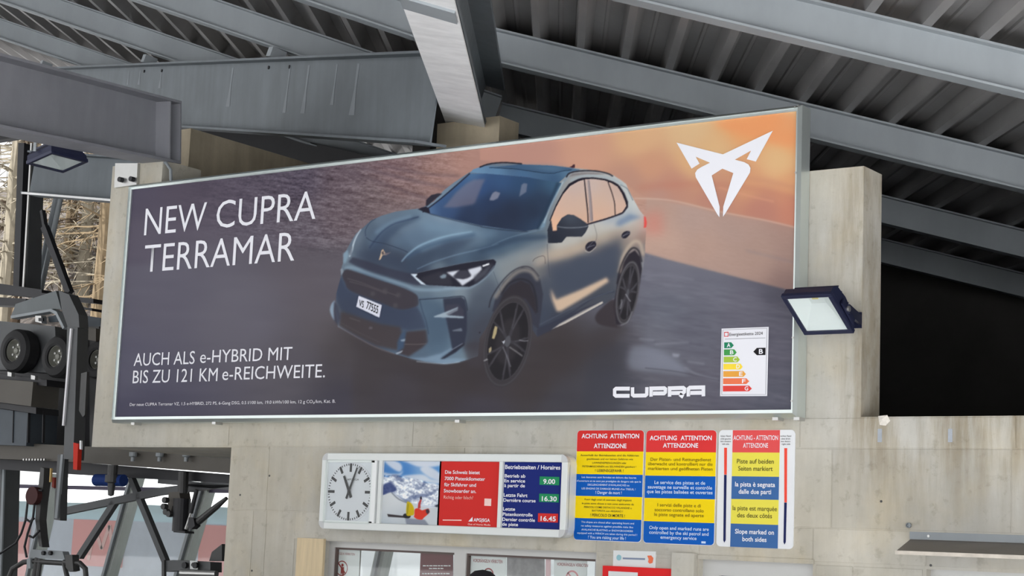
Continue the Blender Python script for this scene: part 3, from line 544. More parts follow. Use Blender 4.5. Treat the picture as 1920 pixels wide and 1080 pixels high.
    c.P(D_((300,400),(350,340),(420,310),(480,335),(515,420),(525,540),(450,430),(330,430),(260,500)),(52,48,54),1,1)
    # front wheel: centre about (944,640)
    def wheel_(cx,cy,rx,ry,ang,tone,spk):
        ca,sa=math.cos(ang),math.sin(ang)
        def e(k,t,kx=1): 
            x=rx*k*kx*math.cos(t);y=ry*k*math.sin(t); return (cx+x*ca-y*sa,cy+x*sa+y*ca)
        def ell(k,n=36): return [e(k,2*math.pi*i/n) for i in range(n)]
        c.P(ell(1.0),(62,59,63),.8,1); c.S(ell(.955)+[e(.955,0)],1.6,tone,1,.6,False); c.P(ell(.86),(40,38,42),.6,1); c.S(ell(.85)+[e(.85,0)],1.2,(98,96,100),.6,.7,False)
        c.P(ell(.5),(54,51,55),3,.8)
        for i in range(5):
            t=spk+i*2*math.pi/5
            for dt in(-.19,.19):
                c.S([e(.08,t),e(.42,t+dt*.5),e(.84,t+dt)],[5,3.4,3.0],(64,62,68),.7,.95); c.S([e(.3,t+dt*.5),e(.5,t+dt*.8),e(.72,t+dt*1.1)],1.0,(128,128,134),.7,.38)
        c.P(ell(.12),(84,84,90),.5,1)
    wheel_(952,640,44,88,.20,(92,90,96),1.25)
    c.P(D_((225,700),(235,650),(245,615),(262,625),(255,665),(240,705)),(206,188,140),.5,.85); c.P(D_((203,795),(203,770),(220,755),(222,780),(210,798)),(206,190,150),.5,.8)
    c.P(D_((288,715),(298,722),(313,710),(310,728),(303,740),(297,728)),(190,194,204),.3,.95); c.P(D_((165,850),(190,835),(200,845),(175,855)),(150,150,152),.4,.8)
    c.S(D_((410,712),(440,718),(466,716)),1.6,(150,150,156),.5,.8); c.S(D_((300,760),(325,820),(350,890)),2,(140,140,148),.7,.6); c.S(D_((345,760),(390,790),(428,818)),2.2,(150,148,150),.7,.7)
    # rear wheel
    c.P(D_((1060,400),(1075,300),(1105,200),(1150,130),(1190,105),(1225,150),(1238,230),(1225,320),(1200,430),(1130,600),(1060,610),(1040,480)),(46,42,50),1,1)
    c.S(D_((1085,250),(1110,150),(1150,80),(1190,45),(1225,60),(1245,130)),6,(190,172,154),2,.85,clip=K); c.S(D_((1070,330),(1090,230),(1130,140),(1175,90),(1215,110),(1235,180)),3,(40,38,46),1,.9)
    c.P(D_((920,560),(960,500),(1050,440),(1060,600),(1100,630),(960,610)),(58,52,56),1.5,.9,True)
    wheel_(1177,549,20.5,61,.16,(140,140,146),1.0)
    c.S(D_((1095,610),(1140,590),(1170,520)),1.5,(150,150,158),.7,.7); c.S(D_((1128,402),(1145,430),(1160,450)),1.6,(170,170,176),.5,.7); c.S(D_((1100,440),(1098,480),(1090,500)),2.2,(150,150,156),.8,.7)
    # front end: hood lip, grille
    c.P(C_((205,120),(235,85),(330,110),(480,160),(660,205),(700,240),(760,285),(700,290),(560,250),(400,200),(260,150)),(58,60,76),1.6,.85)
    c.S(C_((180,165),(230,160),(330,195),(480,245),(620,290),(700,318),(850,322),(1010,310)),[3,5,5,5,5,5,4,2],(150,176,194),2.2,.8,clip=K)
    c.S(C_((240,175),(400,235),(560,290),(690,350),(712,385)),2.4,(110,136,160),1.2,.7,clip=K)
    c.P(C_((160,215),(185,175),(240,185),(400,240),(580,300),(690,350),(712,395),(700,440),(610,465),(540,455),(400,400),(220,330),(180,270)),(66,62,70),1.2,1,True)
    for q in(C_((200,240),(300,270),(400,310),(560,365)),C_((215,262),(350,300),(480,350))): c.S(q,1.4,(104,96,98),.8,.6)
    for x,y in((380,350),(545,435),(565,360),(470,330)): c.P(C_((x-14,y-14),(x+14,y-16),(x+16,y+14),(x-14,y+16)),(88,84,88),2,.7)
    c.P(C_((120,310),(150,230),(185,310),(220,335),(400,405),(540,460),(610,470),(700,445),(735,500),(770,600),(640,615),(560,590),(440,560),(300,520),(160,470),(130,420)),(62,70,90),2,.85,clip=K)
    c.P(C_((150,480),(300,525),(440,570),(580,590),(600,660),(560,760),(400,725),(250,650),(135,580)),(72,65,68),2.2,.95); c.P(C_((610,625),(770,610),(780,700),(740,740),(640,805),(560,780),(600,700)),(68,60,64),1.8,.95)
    c.S(C_((130,585),(250,655),(400,735),(540,785)),1.6,(120,116,122),.8,.8); c.S(C_((150,560),(300,640),(430,700)),1.2,(92,86,90),1,.5)
    c.S(C_((610,715),(700,716),(770,712)),1.2,(112,104,104),.6,.8); c.P(C_((585,640),(625,615),(605,745),(560,770),(560,700)),(66,86,112),1.5,.9); c.P(C_((580,685),(618,675),(612,695),(590,695)),(150,166,182),.8,.9); c.P(C_((545,780),(600,758),(590,775),(555,790)),(176,190,204),.6,.8)
    c.S(C_((215,525),(290,550)),1.2,(110,104,106),.8,.6); c.P(C_((355,590),(378,590),(378,605),(355,605)),(110,106,112),1,.7)
    c.P(C_((72,470),(82,425),(108,400),(100,470),(108,540),(88,520)),(150,172,192),1,.9,True); c.P(C_((100,400),(130,440),(150,520),(130,580),(100,540)),(62,64,80),1.5,.8)
    # plate
    c.P(C_((280,362),(450,432),(430,527),(260,447)),(30,36,60),1.2,.9); c.P(C_((280,364),(447,432),(429,523),(262,444)),(226,228,240),.4,1)
    # bumper wing and vents
    c.S(C_((720,390),(740,470),(770,560),(785,640)),1.6,(40,50,70),.8,.7); c.P(C_((712,392),(890,385),(905,500),(930,640),(950,740),(880,790),(790,790),(785,640),(760,540)),(78,98,118),6,.55,clip=K)
    c.P(C_((890,385),(1020,372),(1050,395),(1062,470),(1062,620),(1045,720),(960,770),(935,640),(905,500),(895,440)),(52,56,72),1.2,.95); c.S(C_((720,392),(890,380),(1020,368),(1052,392),(1066,470)),1.6,(34,40,56),.6,.8)
    c.P(C_((905,430),(1000,425),(1040,470),(1040,520),(910,500)),(66,66,80),1.2,.9); c.P(C_((820,515),(900,485),(1000,445),(990,465),(920,505),(1040,515),(1040,527),(830,520)),(170,186,198),.8,.9); c.P(C_((910,497),(995,450),(998,470),(930,505)),(120,126,138),.8,.9)
    c.P(C_((955,615),(1020,598),(1028,610),(1028,620),(965,622)),(120,128,140),.8,.8); c.P(C_((640,815),(760,812),(880,780),(950,742),(955,752),(880,805),(870,825),(960,818),(1090,820),(1000,845),(900,857),(760,840)),(134,158,180),1.8,.8); c.P(C_((870,822),(955,760),(1040,705),(1046,720),(980,775),(900,820)),(44,46,60),1,.95); c.S(C_((955,755),(1030,710)),1.6,(132,138,152),.6,.8)
    c.S(C_((700,840),(900,856),(1010,842)),1.4,(190,208,222),.8,.7)
    c.P([(868,645),(885,640),(900,640),(905,690),(880,690)],(68,64,70),4,.7)
    # headlamp
    hl=C_((660,205),(700,200),(860,165),(1030,130),(1200,105),(1255,100),(1275,118),(1262,160),(1210,220),(1140,275),(1080,300),(980,298),(850,290),(760,285),(700,250)); c.P(hl,(40,40,52),.5,1)
    c.S(hl[1:8],1.0,(120,130,142),.5,.6)
    c.P(C_((655,207),(705,206),(700,218),(690,225),(770,288),(730,280)),(214,228,240),.6,1); c.P(C_((720,240),(860,190),(930,200),(960,290),(800,290)),(60,60,70),2,.7)
    c.P(C_((915,195),(1010,180),(970,235),(1035,245),(1090,225),(1070,175),(1165,150),(1170,175),(1110,240),(1030,292),(985,245)),(226,230,240),1.2,.95); c.P(C_((960,225),(1000,185),(1060,180),(1095,215),(1060,240),(990,240)),(64,64,76),1.2,.95)
    c.P(C_((1172,145),(1222,128),(1226,140),(1180,155)),(236,238,242),.5,1); c.P(C_((865,225),(895,208),(915,212),(910,235),(880,240)),(150,170,182),1,.8); c.P(C_((1110,220),(1165,190),(1230,140),(1250,130),(1200,215),(1120,270)),(96,98,108),2,.6)
    c.S(C_((1262,150),(1200,230),(1120,290),(1060,312),(900,310)),2.6,(150,170,186),1.4,.7,clip=K)
    # left lamp, emblem
    c.S(A_((345,675),(310,730),(285,790),(270,850),(250,900)),[1.5,2.2,2.6,3,3],(206,222,232),.8,.95); c.P(A_((255,820),(275,815),(270,890),(245,900)),(110,120,134),.8,.8)
    c.P(A_((195,880),(235,850),(240,900),(215,960),(200,960)),(136,162,180),1.2,.9); c.P(A_((172,1010),(190,1005),(200,1030),(180,1065)),(150,160,170),.8,.8)
    c.P(A_((497,935),(520,850),(532,842),(550,875),(556,890),(530,890),(510,930)),(206,180,152),.5,1); c.P(A_((530,880),(600,868),(560,895)),(120,110,116),.6,.9); c.P(A_((520,870),(535,855),(540,885),(524,890)),(70,66,76),.4,.9)
    c.P(C_((1148,628),(1158,624),(1162,634),(1152,638)),(40,40,48),.5,.8); c.S(D_((235,250),(260,320),(290,400)),.8,(70,78,92),.4,.7)
    return np.clip(c.a,0,255),c
def paint_ski(ss=3.0):
    c=Canvas(708,856,832,998,ss)
    Z=lambda *q:[(580+x/5.685,830+y/5.685) for x,y in q]
    c.a[:]=(70,128,196)
    c.grad([(716,865,(120,160,205)),(720,885,(60,118,190)),(760,880,(70,130,200)),(790,866,(150,180,215)),(820,890,(80,140,205)),(800,900,(150,190,225)),(740,895,(90,140,195))])
    for q in(Z((780,170),(850,175),(960,215),(990,270),(960,310),(880,270),(800,200)),Z((1000,180),(1400,170),(1400,240),(1200,260),(1050,215)),Z((1180,280),(1270,255),(1395,330),(1390,400),(1280,370)),Z((770,310),(850,330),(960,330),(1000,290),(960,350),(780,345)),Z((980,360),(1200,340),(1300,390),(1400,400),(1400,440),(1150,400))): c.P(q,(232,232,236),1.6,.8,True)
    c.P(Z((760,350),(830,370),(900,340),(960,365),(1040,380),(1160,385),(1230,430),(1330,430),(1400,460),(1400,760),(760,760)),(214,222,234),.8,1)
    n=c.noise(5,3.4,3,.4)+c.noise(2.4,2,4,.5)*.7; m=Canvas.blur(c.full(Z((760,345),(900,345),(1160,390),(1400,470),(1400,700),(1100,640),(900,540),(760,580))),1.5); c.a+=(n*m*105)[...,None]*np.array([1,.95,.75],np.float32)
    for q in(Z((760,480),(850,420),(890,440),(930,500),(870,540),(760,575)),): c.P(q,(52,66,118),1.2,.85,True); c.a+=0
    for q in(Z((900,530),(1010,600),(1100,560),(1250,540),(1380,480),(1300,560),(1120,600),(1040,640)),Z((1100,430),(1180,470),(1220,410),(1240,440),(1170,500)),Z((880,345),(960,350),(1000,420),(940,400))): c.P(q,(78,94,136),1.2,.6,True)
    c.P(Z((745,590),(800,555),(870,530),(920,570),(980,615),(1040,640),(1140,660),(1250,700),(1330,690),(1400,690),(1400,930),(720,930)),(206,212,216),1.0,1,True); c.grad([(715,940,(214,218,220)),(740,930,(222,226,228)),(760,975,(190,198,204)),(720,985,(186,196,204)),(820,960,(200,206,212)),(815,985,(206,212,216)),(790,940,(212,216,220))],clip=c.full(Z((700,590),(870,535),(1040,640),(1300,700),(1400,690),(1400,930),(700,930))),al=.8)
    c.S(Z((880,535),(950,600),(1040,640)),2,(96,106,124),.8,.8); c.P(Z((1330,675),(1380,655),(1365,690)),(40,46,62),.6,.9)
    c.P(Z((1020,800),(1090,810),(1230,820),(1290,900),(1040,900)),(128,134,150),1,.85)
    c.P(Z((830,760),(870,765),(1000,780),(1070,790),(1060,805),(1000,800),(840,790)),(62,58,60),.5,1); c.P(Z((1000,770),(1030,755),(1080,780),(1060,805),(1010,800)),(46,46,50),.5,1,True)
    c.P(Z((1040,640),(1060,630),(1090,650),(1115,700),(1115,760),(1095,775),(1035,770)),(206,180,32),.5,1,True); c.P(Z((1045,640),(1060,660),(1050,760),(1036,765)),(150,140,40),.6,.8)
    c.P(Z((1120,770),(1125,710),(1165,700),(1200,720),(1240,710),(1270,705),(1282,740),(1250,775),(1220,800),(1200,820),(1150,815),(1115,790)),(222,64,48),.5,1,True); c.P(Z((1240,715),(1270,705),(1282,740),(1260,765),(1245,745)),(70,60,70),.6,1)
    c.P(Z((1155,700),(1160,650),(1180,605),(1198,610),(1185,660),(1185,700)),(190,70,70),.4,1); c.P(Z((1178,605),(1182,575),(1196,572),(1203,605)),(50,44,56),.4,1)
    for x in(1100,1150,1210): c.P(Z((x-20,900),(x,872),(x+20,900)),(222,226,232),.6,.9)
    return np.clip(c.a,0,255),c
for r,l in zip(PRL,['nearest purlin crossing the top right corner','second purlin, running down behind the top right corner of the billboard','third purlin, in the dark just above the concrete column']):
    purlin(r,1,14.5,l)
purlin(PRL[0]-2.7,1,14.5,'front purlin at the outer edge of the roof, above the frame')
purlin(PRL[2]+2.6,1,14.5,'fourth purlin deep in the dark roof behind the concrete column')
for r,l in zip(PLL,['grey purlin meeting the central rafter from the left','grey purlin crossing the top left between two others','long grey purlin starting at the top left corner']):
    purlin(r,-1,26,l)
purlin(PLL[2]+3.6,-1,26,'farthest visible purlin above the left girder')
purlin(PLL[0]-2.7,-1,26,'front purlin left of the rafter at the roof edge')
# central rafter with bright underside
rf=empty('central_rafter',E0,'steel roof rafter with bright streaked underside running overhead to its pedestal','beam')
A0=E0+NM*RH/2+RD*.15; A1=A0-RD*9.0
MB().ibeam(A0+NM*.012,A1+NM*.012,RH-.024,RW,.02,.022,up=NM).build('beam_body',M_galvd,rf)
MB().bar(E0+NM*.006+RD*.15,E0+NM*.006-RD*8.9,RW,.012,up=NM).build('underside_plate',M_under,rf,label='streaked galvanised underside, its lit look put into the colour')  # near-white plate: light on the underside put into its colour
_k=3.0
while proj(E0-RD*_k)[1]>27 and _k<9: _k+=.02
_s=E0-RD*_k; _k2=_k
while proj(E0-RD*_k2)[1]>6 and _k2<9: _k2+=.02
MB().bar(_s-NM*.008,E0-RD*_k2-NM*.008,RW*.96,.016,up=NM).build('splice_plate',M_galv,rf,label='duller plate across the underside')
# pedestal for rafter
pd=at(819,256,.35); pd2=at(943,246,.35)
MB().box((at(819,256,.35).x,.35,Z_TOP+1.35),(at(936,246,.35).x,.60,E0.z-.005)).build('rafter_pedestal',M_concw,label='small concrete block behind the billboard top under the bright rafter',cat='pedestal')
# long sloping girder parallel to the wall
def onL(px,py,h): # point on the plane h below the purlin axis
    d=ray(px,py); q=Q+NL*h; return CAM+d*((q-CAM).dot(NL)/d.dot(NL))
GO=-PH/2-.09
ga=onL(110,129,GO); gb=onL(820,100,GO)
gd=(gb-ga).normalized(); ga-=gd*4; gb+=gd*.10
GH=.68
def gpt(px,h):
    # point of the girder line (height h from the purlin axis) that stands at photo column px
    lo,hi=0.0,(gb-ga).length
    for _ in range(40):
        mid=(lo+hi)/2
        if proj(ga+gd*mid+NL*(h-GO))[0]<px: lo=mid
        else: hi=mid
    return ga+gd*lo+NL*(h-GO)
gr=empty('main_girder',tuple(ga),'wide grey steel girder with pale drip streaks, sloping along above the concrete wall','beam')
GU=(ZV-gd*ZV.dot(gd)).normalized()
MB().ibeam(ga-GU*GH/2,gb-GU*GH/2,GH,.26,.014,.02,up=GU).build('girder_body',M_galvd,gr)
gs=gd.cross(GU).normalized()
if gs.dot(CAM-ga)<0: gs=-gs
for px in(274,307,508,547):
    q=gpt(px,GO)-GU*.07+gs*.02
    MB().cyl(q,-gs*.03,.016,10).build('bolt',M_black,gr)
for px,py in((93,118),(288,110),(528,97)):
    p=gpt(px,-PH/2-.045)+gs*.05; MB().obox(p,gd*.11,gd.cross(NL)*.14,NL*.09).build('cleat',M_galv,gr)
gn=NL.cross(gd).normalized()
if gn.dot(CAM-ga)<0: gn=-gn
gn2=gd.cross(NL).normalized()
if gn2.dot(CAM-ga)<0: gn2=-gn2
M_drip=mat('pale drip stain',rgb(122,128,133),.6,.1,.1,6)
for px,y0,l,w_ in((245,150,.16,.03),(266,150,.16,.04),(306,140,.2,.04),(440,134,.38,.05),(548,132,.42,.035),(583,130,.42,.045),(636,150,.34,.03),(676,130,.42,.05)):
    w_*=1.7; p=gpt(px,GO)-GU*.06+gs*.0085; a_=-GU
    MB().prism([p-gd*w_*.3,p+gd*w_*.3,p+gd*w_*.28+a_*l*.5,p+gd*w_*.7+a_*l,p-gd*w_*.7+a_*l,p-gd*w_*.2+a_*l*.5],gs*.001).build('drip_stain',M_drip,gr)
print('girder pos',ga,gb);print('girder bottom proj',proj(ga+gd*5-NL*GH),proj(gb-gd*.3-NL*GH))
# near girder at upper left, ending over the concrete column
D1=15.0; D0=12.9
a0=dep(0,178,D0); a1=dep(300,247,D1); dd=(a1-a0).normalized()
ng=empty('near_girder',tuple(a1),'deep grey steel girder entering at left and ending over the left concrete column','beam')
H1=.54
b0=a0-dd*3.5; b1=a1+dd*.1
UPB=UP-dd*UP.dot(dd); UPB.normalize(); 
MB().ibeam(b0,b1,H1,.30,.014,.022,up=ZV).build('girder_body',M_mauve,ng)
MB().bar(b1-dd*.02-ZV*.0,b1+dd*.0,.30,H1-.05,up=ZV).build('end_plate',M_mauve,ng)
MB().bar(b1-dd*.18,b1-dd*.165,.29,H1-.05,up=ZV).build('stiffener',M_mauve,ng)
print('near girder', [proj(q) for q in (a0+ZV*H1/2,a0-ZV*H1/2,a1+ZV*H1/2,a1-ZV*H1/2)])
# lower beam behind
c0=at(62,326,2.2); c1=at(330,345,2.2)
MB().ibeam(c0,c1,.47,.25,.014,.02).build('window_head_beam',M_galvd,label='grey steel beam with white lower flange above the left opening',cat='beam')
MB().bar(c0-ZV*.235-YV*.13,c1-ZV*.235-YV*.13,.012,.022).build('trim_1',M_under,kind='structure',label='thin bright lower flange edge of the beam over the left opening')
# steel bearing plate on the left column
bp=empty('bearing_bracket',at(236,330,.1),'scuffed galvanised bracket with two bolts on top of the left concrete column','bracket')
plate([(216,306),(258,306),(256,346),(214,352)],.10,.03,'bracket_plate',M_bolt,bp)
MB().cyl(at(223,336,.06),YV*.05,.022,10).build('bolt',M_black,bp); MB().cyl(at(244,335,.06),YV*.05,.022,10).build('bolt',M_black,bp)
# sloping concrete haunch seen above the billboard
hp=[at(322,246,1.0),at(358,240,1.0),at(358,330,1.0),at(322,340,1.0)]
zz=at(340,243,.7).z
x0=at(322,246,.7).x; x1=at(358,241,.7).x
MB().hexa([(x0,.7,Z_TOP+1.3),(x1,.7,Z_TOP+1.3),(x1,6.0,Z_TOP+1.3),(x0,6.0,Z_TOP+1.3),(x0,.7,zz),(x1,.7,zz),(x1,6.0,zz),(x0,6.0,zz)]).build('concrete_haunch',M_concw,label='weathered brownish concrete block behind the billboard, under the wide girder',cat='block')
# ------------------------------------------------------------------ print helpers
_cap=None
def text_mesh(s,bold=0.0):
    cu=bpy.data.curves.new('t','FONT'); cu.body=s; cu.size=1; cu.offset=bold; cu.resolution_u=3
    o=bpy.data.objects.new('t',cu); COL.objects.link(o); dg=bpy.context.evaluated_depsgraph_get()
    me=bpy.data.meshes.new_from_object(o.evaluated_get(dg)); bpy.data.objects.remove(o); bpy.data.curves.remove(cu)
    n=len(me.vertices); a=np.empty(n*3); me.vertices.foreach_get('co',a); return me,a.reshape(-1,3)
def text(s,x0,y0,x1,y1,h,Y,m,parent,name='lettering',bold=0.0,label=None,shear=0.0):
    """one line of print on the plane Y; baseline from (x0,y0) to (x1,y1), capital height h, in photo pixels"""
    global _cap
    if _cap is None:
        q,a=text_mesh('H'); _cap=a[:,1].max(); bpy.data.meshes.remove(q)
    me,a=text_mesh(s,bold); A=at(x0,y0,Y); B=at(x1,y1,Y); T=at(x0,y0-h,Y)
    sx=(B.x-A.x)/(a[:,0].max()-a[:,0].min()); sz=(T.z-A.z)/_cap; z0=(A.z+B.z)/2
    mn=a[:,0].min(); c=np.empty_like(a); off=ORG.get(parent.name,Vector((0,0,0)))
    c[:,0]=A.x+(a[:,0]-mn)*sx+a[:,1]*sz*shear-off.x; c[:,1]=Y-off.y; c[:,2]=z0+a[:,1]*sz-off.z
    me.vertices.foreach_set('co',c.ravel()); me.update(); me.materials.clear(); me.name=name
    o=link(name,me,m,parent); 
    if label: o['label']=label
    return o
def zt(ox,oy,s):
    return lambda x,y:(ox+x/s,oy+y/s)
def prect(x0,y0,x1,y1,Y):
    return at(x0,(y0+y1)/2,Y).x, at((x0+x1)/2,y1,Y).z, at(x1,(y0+y1)/2,Y).x, at((x0+x1)/2,y0,Y).z
def pbox(x0,y0,x1,y1,Y,th,name,m,parent=None,r=0,**k):
    a,b,c,d=prect(x0,y0,x1,y1,Y)
    if r: return MB().prism(rrect(a,b,c,d,r,Y),YV*th).build(name,m,parent,**k)
    return MB().box((a,Y,b),(c,Y+th,d)).build(name,m,parent,**k)
def poly(pts,Y,th,name,m,parent,T=None,**k):
    if T: pts=[T(*p) for p in pts]
    return plate(pts,Y,th,name,m,parent,**k)
def stroke(mb,pts,wd,Y,th,T=None):
    """mitred band along a polyline in the plane Y"""
    q=[at(*(T(*p) if T else p),Y) for p in pts]; closed=(q[0]-q[-1]).length<1e-5 and len(q)>2; n=len(q); L=[];R=[]
    for i in range(n):
        a=q[i-1] if i>0 else (q[-2] if closed else None); b=q[i+1] if i<n-1 else (q[1] if closed else None)
        d1=(q[i]-a).normalized() if a is not None else None; d2=(b-q[i]).normalized() if b is not None else None
        if d1 is None: d1=d2
        if d2 is None: d2=d1
        t=(d1+d2).normalized(); s=Vector((-t.z,0,t.x)); k=wd/2/max(.35,s.dot(Vector((-d1.z,0,d1.x)))); L.append(q[i]+s*k); R.append(q[i]-s*k)
    for i in range(n-1): mb.prism([R[i],R[i+1],L[i+1],L[i]],YV*th)
# ------------------------------------------------------------------ billboard
BX0=at(243,347,0).x; BX1=at(1504,200,0).x; BZ1=(at(243,347,0).z+at(1508,197,0).z)/2; BZ0=(at(207,793,0).z+at(1500,782,0).z)/2
bb=empty('billboard',((BX0+BX1)/2,0,BZ0),'large framed billboard advertising a blue-grey car, on the front of the concrete wall','billboard')
RWD=.062
PX0=at(249,355,0).x;PX1=at(1495,209,0).x;PZ1=at(1495,209,0).z;PZ0=at(219,782,0).z
# aluminium rails: flat inner strip and a chamfered outer edge
YB=YW-.005
def rail(o0,o1,i0,i1):
    """outer corners o0,o1 and inner corners i0,i1 as (x,z)"""
    L=lambda p,q,t:(p[0]+(q[0]-p[0])*t,p[1]+(q[1]-p[1])*t)
    m0,m1=L(o0,i0,.5),L(o1,i1,.5); k0,k1=L(o0,i0,.55),L(o1,i1,.55)
    V=lambda p,y:(p[0],y,p[1])
    r0=[V(o0,YB),V(o0,.004),V(m0,-.028),V(k0,-.014),V(i0,-.014),V(i0,YB)]; r1=[V(o1,YB),V(o1,.004),V(m1,-.028),V(k1,-.014),V(i1,-.014),V(i1,YB)]
    n=6; MB().add(r0+r1,[(q,(q+1)%n,(q+1)%n+n,q+n) for q in range(n)]+[tuple(range(n))[::-1],tuple(range(n,2*n))]).build('frame_rail',M_alu,bb)
O=[(BX0,BZ0),(BX1,BZ0),(BX1,BZ1),(BX0,BZ1)]; I=[(PX0,PZ0),(PX1,PZ0),(PX1,PZ1),(PX0,PZ1)]
for q in range(4): rail(O[q],O[(q+1)%4],I[q],I[(q+1)%4])
MB().box((PX0,.004,PZ0),(PX1,.03,PZ1)).build('backing_panel',M_alu,bb)
for px,py in((252,795),(404,793),(860,791),(1456,785),(1496,784)):
    p=at(px,py,.0); MB().box((p.x-.02,-.02,BZ0-.02),(p.x+.02,.06,BZ0)).build('clip',M_bolt,bb)
for p in((BX1-.012,BZ1-.012),(BX1-.035,BZ1-.02),(BX1-.02,BZ0+.1),(BX1-.02,BZ0+.5),(BX1-.02,BZ1-.45)):
    MB().cyl((p[0],-.031,p[1]),-YV*.005,.007,10).build('screw',M_bolt,bb)

def print_mesh(name,cv,a,X0,Z0,X1,Z1,Y,nx,nz,m,par,label=None):
    """flat sheet with its picture stored as a colour per vertex"""
    xs=np.linspace(X0,X1,nx); zs=np.linspace(Z0,Z1,nz); XX,ZZ=np.meshgrid(xs,zs)
    R=np.array([RT,UP,FW]); P=np.stack([XX-CAM.x,np.full_like(XX,Y-CAM.y),ZZ-CAM.z],-1)@R.T
    px=960+F*P[...,0]/P[...,2]; py=540-F*P[...,1]/P[...,2]
    u=np.clip((px-cv.x0)*cv.ss-.5,0,cv.w-1.001); v=np.clip((py-cv.y0)*cv.ss-.5,0,cv.h-1.001); i=u.astype(int);j=v.astype(int); fu=(u-i)[...,None];fv=(v-j)[...,None]
    c=a[j,i]*(1-fu)*(1-fv)+a[j,i+1]*fu*(1-fv)+a[j+1,i]*(1-fu)*fv+a[j+1,i+1]*fu*fv
    c=c/255; c=np.where(c<=.04045,c/12.92,((c+.055)/1.055)**2.4)
    off=ORG[par.name]; co_=np.stack([XX-off.x,np.full_like(XX,Y-off.y),ZZ-off.z],-1).reshape(-1,3).astype(np.float32)
    k=np.arange(nx*nz).reshape(nz,nx); q=np.stack([k[:-1,:-1],k[:-1,1:],k[1:,1:],k[1:,:-1]],-1).reshape(-1,4).astype(np.int32)
    me=bpy.data.meshes.new(name); me.vertices.add(len(co_)); me.vertices.foreach_set('co',co_.ravel()); me.loops.add(q.size); me.loops.foreach_set('vertex_index',q.ravel())
    me.polygons.add(len(q)); me.polygons.foreach_set('loop_start',np.arange(0,q.size,4,dtype=np.int32)); me.polygons.foreach_set('loop_total',np.full(len(q),4,dtype=np.int32)); me.update(calc_edges=True); me.validate()
    at_=me.color_attributes.new('print','FLOAT_COLOR','POINT'); cc=np.ones((len(co_),4),np.float32); cc[:,:3]=c.reshape(-1,3); at_.data.foreach_set('color',cc.ravel())
    return link(name,me,m,par,label)
mp_=bpy.data.materials.new('printed sheet'); mp_.use_nodes=True; b_=mp_.node_tree.nodes['Principled BSDF']; b_.inputs['Roughness'].default_value=.55; b_.inputs['Specular IOR Level'].default_value=.08
va=mp_.node_tree.nodes.new('ShaderNodeVertexColor'); va.layer_name='print'; mp_.node_tree.links.new(va.outputs[0],b_.inputs['Base Color'])
_a,_c=paint_poster(1.0)
print_mesh('poster_print',_c,_a,PX0,PZ0,PX1,PZ1,-.0,1150,410,mp_,bb,'printed picture of a blue-grey car on wet ground at dusk')
YT=-.004
M_wp=flat('bright white print',240,240,246)
Z8=zt(230,340,2.4537)
def L8(s,x0,y0,x1,y1,h,b): 
    a=Z8(x0,y0);c=Z8(x1,y1); text(s,a[0],a[1],c[0],c[1],h/2.4537,YT,M_wp,bb,bold=b)
L8('NEW',98,246,380,226,123,-.004); L8('CUPRA',428,215,886,175,125,-.004)
L8('TERRAMAR',95,418,789,366,124,-.004)
L8('AUCH ALS',50,851,330,838,57,.0); L8('e-HYBRID MIT',355,836,778,821,57,.0)
L8('BIS ZU 121 KM',45,931,435,917,58,.0); L8('e-REICHWEITE.',457,916,930,900,58,.0)
text('Der neue CUPRA Terramar VZ, 1.5 e-HYBRID, 272 PS, 6-Gang DSG, 0.5 l/100 km, 19.0 kWh/100 km, 12 g CO\u2082/km, Kat. B.',243,764,629,752,5.4,YT,M_wp,bb)
_pa=bpy.data.objects
def plate_text(s,T,x0,y0,x1,y1,hx,hy):
    # skewed print: origin, baseline end and height vector in photo pixels
    me,a=text_mesh(s,.004); q,w_=text_mesh('H'); cap=w_[:,1].max(); bpy.data.meshes.remove(q)
    A=at(*T(x0,y0),YT);Bq=at(*T(x1,y1),YT);H=at(*T(x0+hx,y0+hy),YT); off=ORG[bb.name]; mn,mx=a[:,0].min(),a[:,0].max()
    ax=np.array(Bq-A)/(mx-mn); ay=np.array(H-A)/cap; c=np.array(A-off)+(a[:,:1]-mn)*ax+a[:,1:2]*ay
    me.vertices.foreach_set('co',c.ravel()); me.update(); me.materials.clear(); link('plate_lettering',me,M_blk,bb)
ZC=zt(600,460,3.857)
plate_text('VS',ZC,280,438,314,452,4,-46); plate_text('77555',ZC,332,458,416,495,8,-54)
Z5=zt(1240,190,4.5)
poly([(128,348),(520,447),(940,248),(797,508),(720,488),(757,415),(620,492),(700,513),(735,532),(752,562),(748,600),(540,945),(520,973),(522,890),(607,605),(515,568),(425,625),(492,890),(490,978),(470,950),(290,640),(285,605),(303,576),(340,553),(410,518),(290,467),(322,525),(255,568)],YT-.001,.001,'emblem',M_wp,bb,Z5,label='white angular two-horned emblem')
Z7=zt(1130,600,6)
for ch,ls in (('C',[[(305,772),(150,772),(134,786),(134,840),(150,853),(303,853)]]),('U',[[(336,757),(336,840),(350,851),(480,849),(496,835),(498,755)]]),
  ('P',[[(544,862),(544,771),(692,767),(706,778),(704,812),(690,825),(560,826)]]),('R',[[(752,862),(752,768),(905,763),(920,775),(918,808),(905,820),(770,822)],[(866,835),(906,866)]]),
  ('A',[[(964,860),(964,775),(980,761),(1133,758),(1133,858)],[(978,820),(1118,818)]])):
    mb=MB()
    for q in ls: stroke(mb,q,.026,YT-.001,.001,Z7)
    mb.build('wordmark_letter',M_wp,bb)
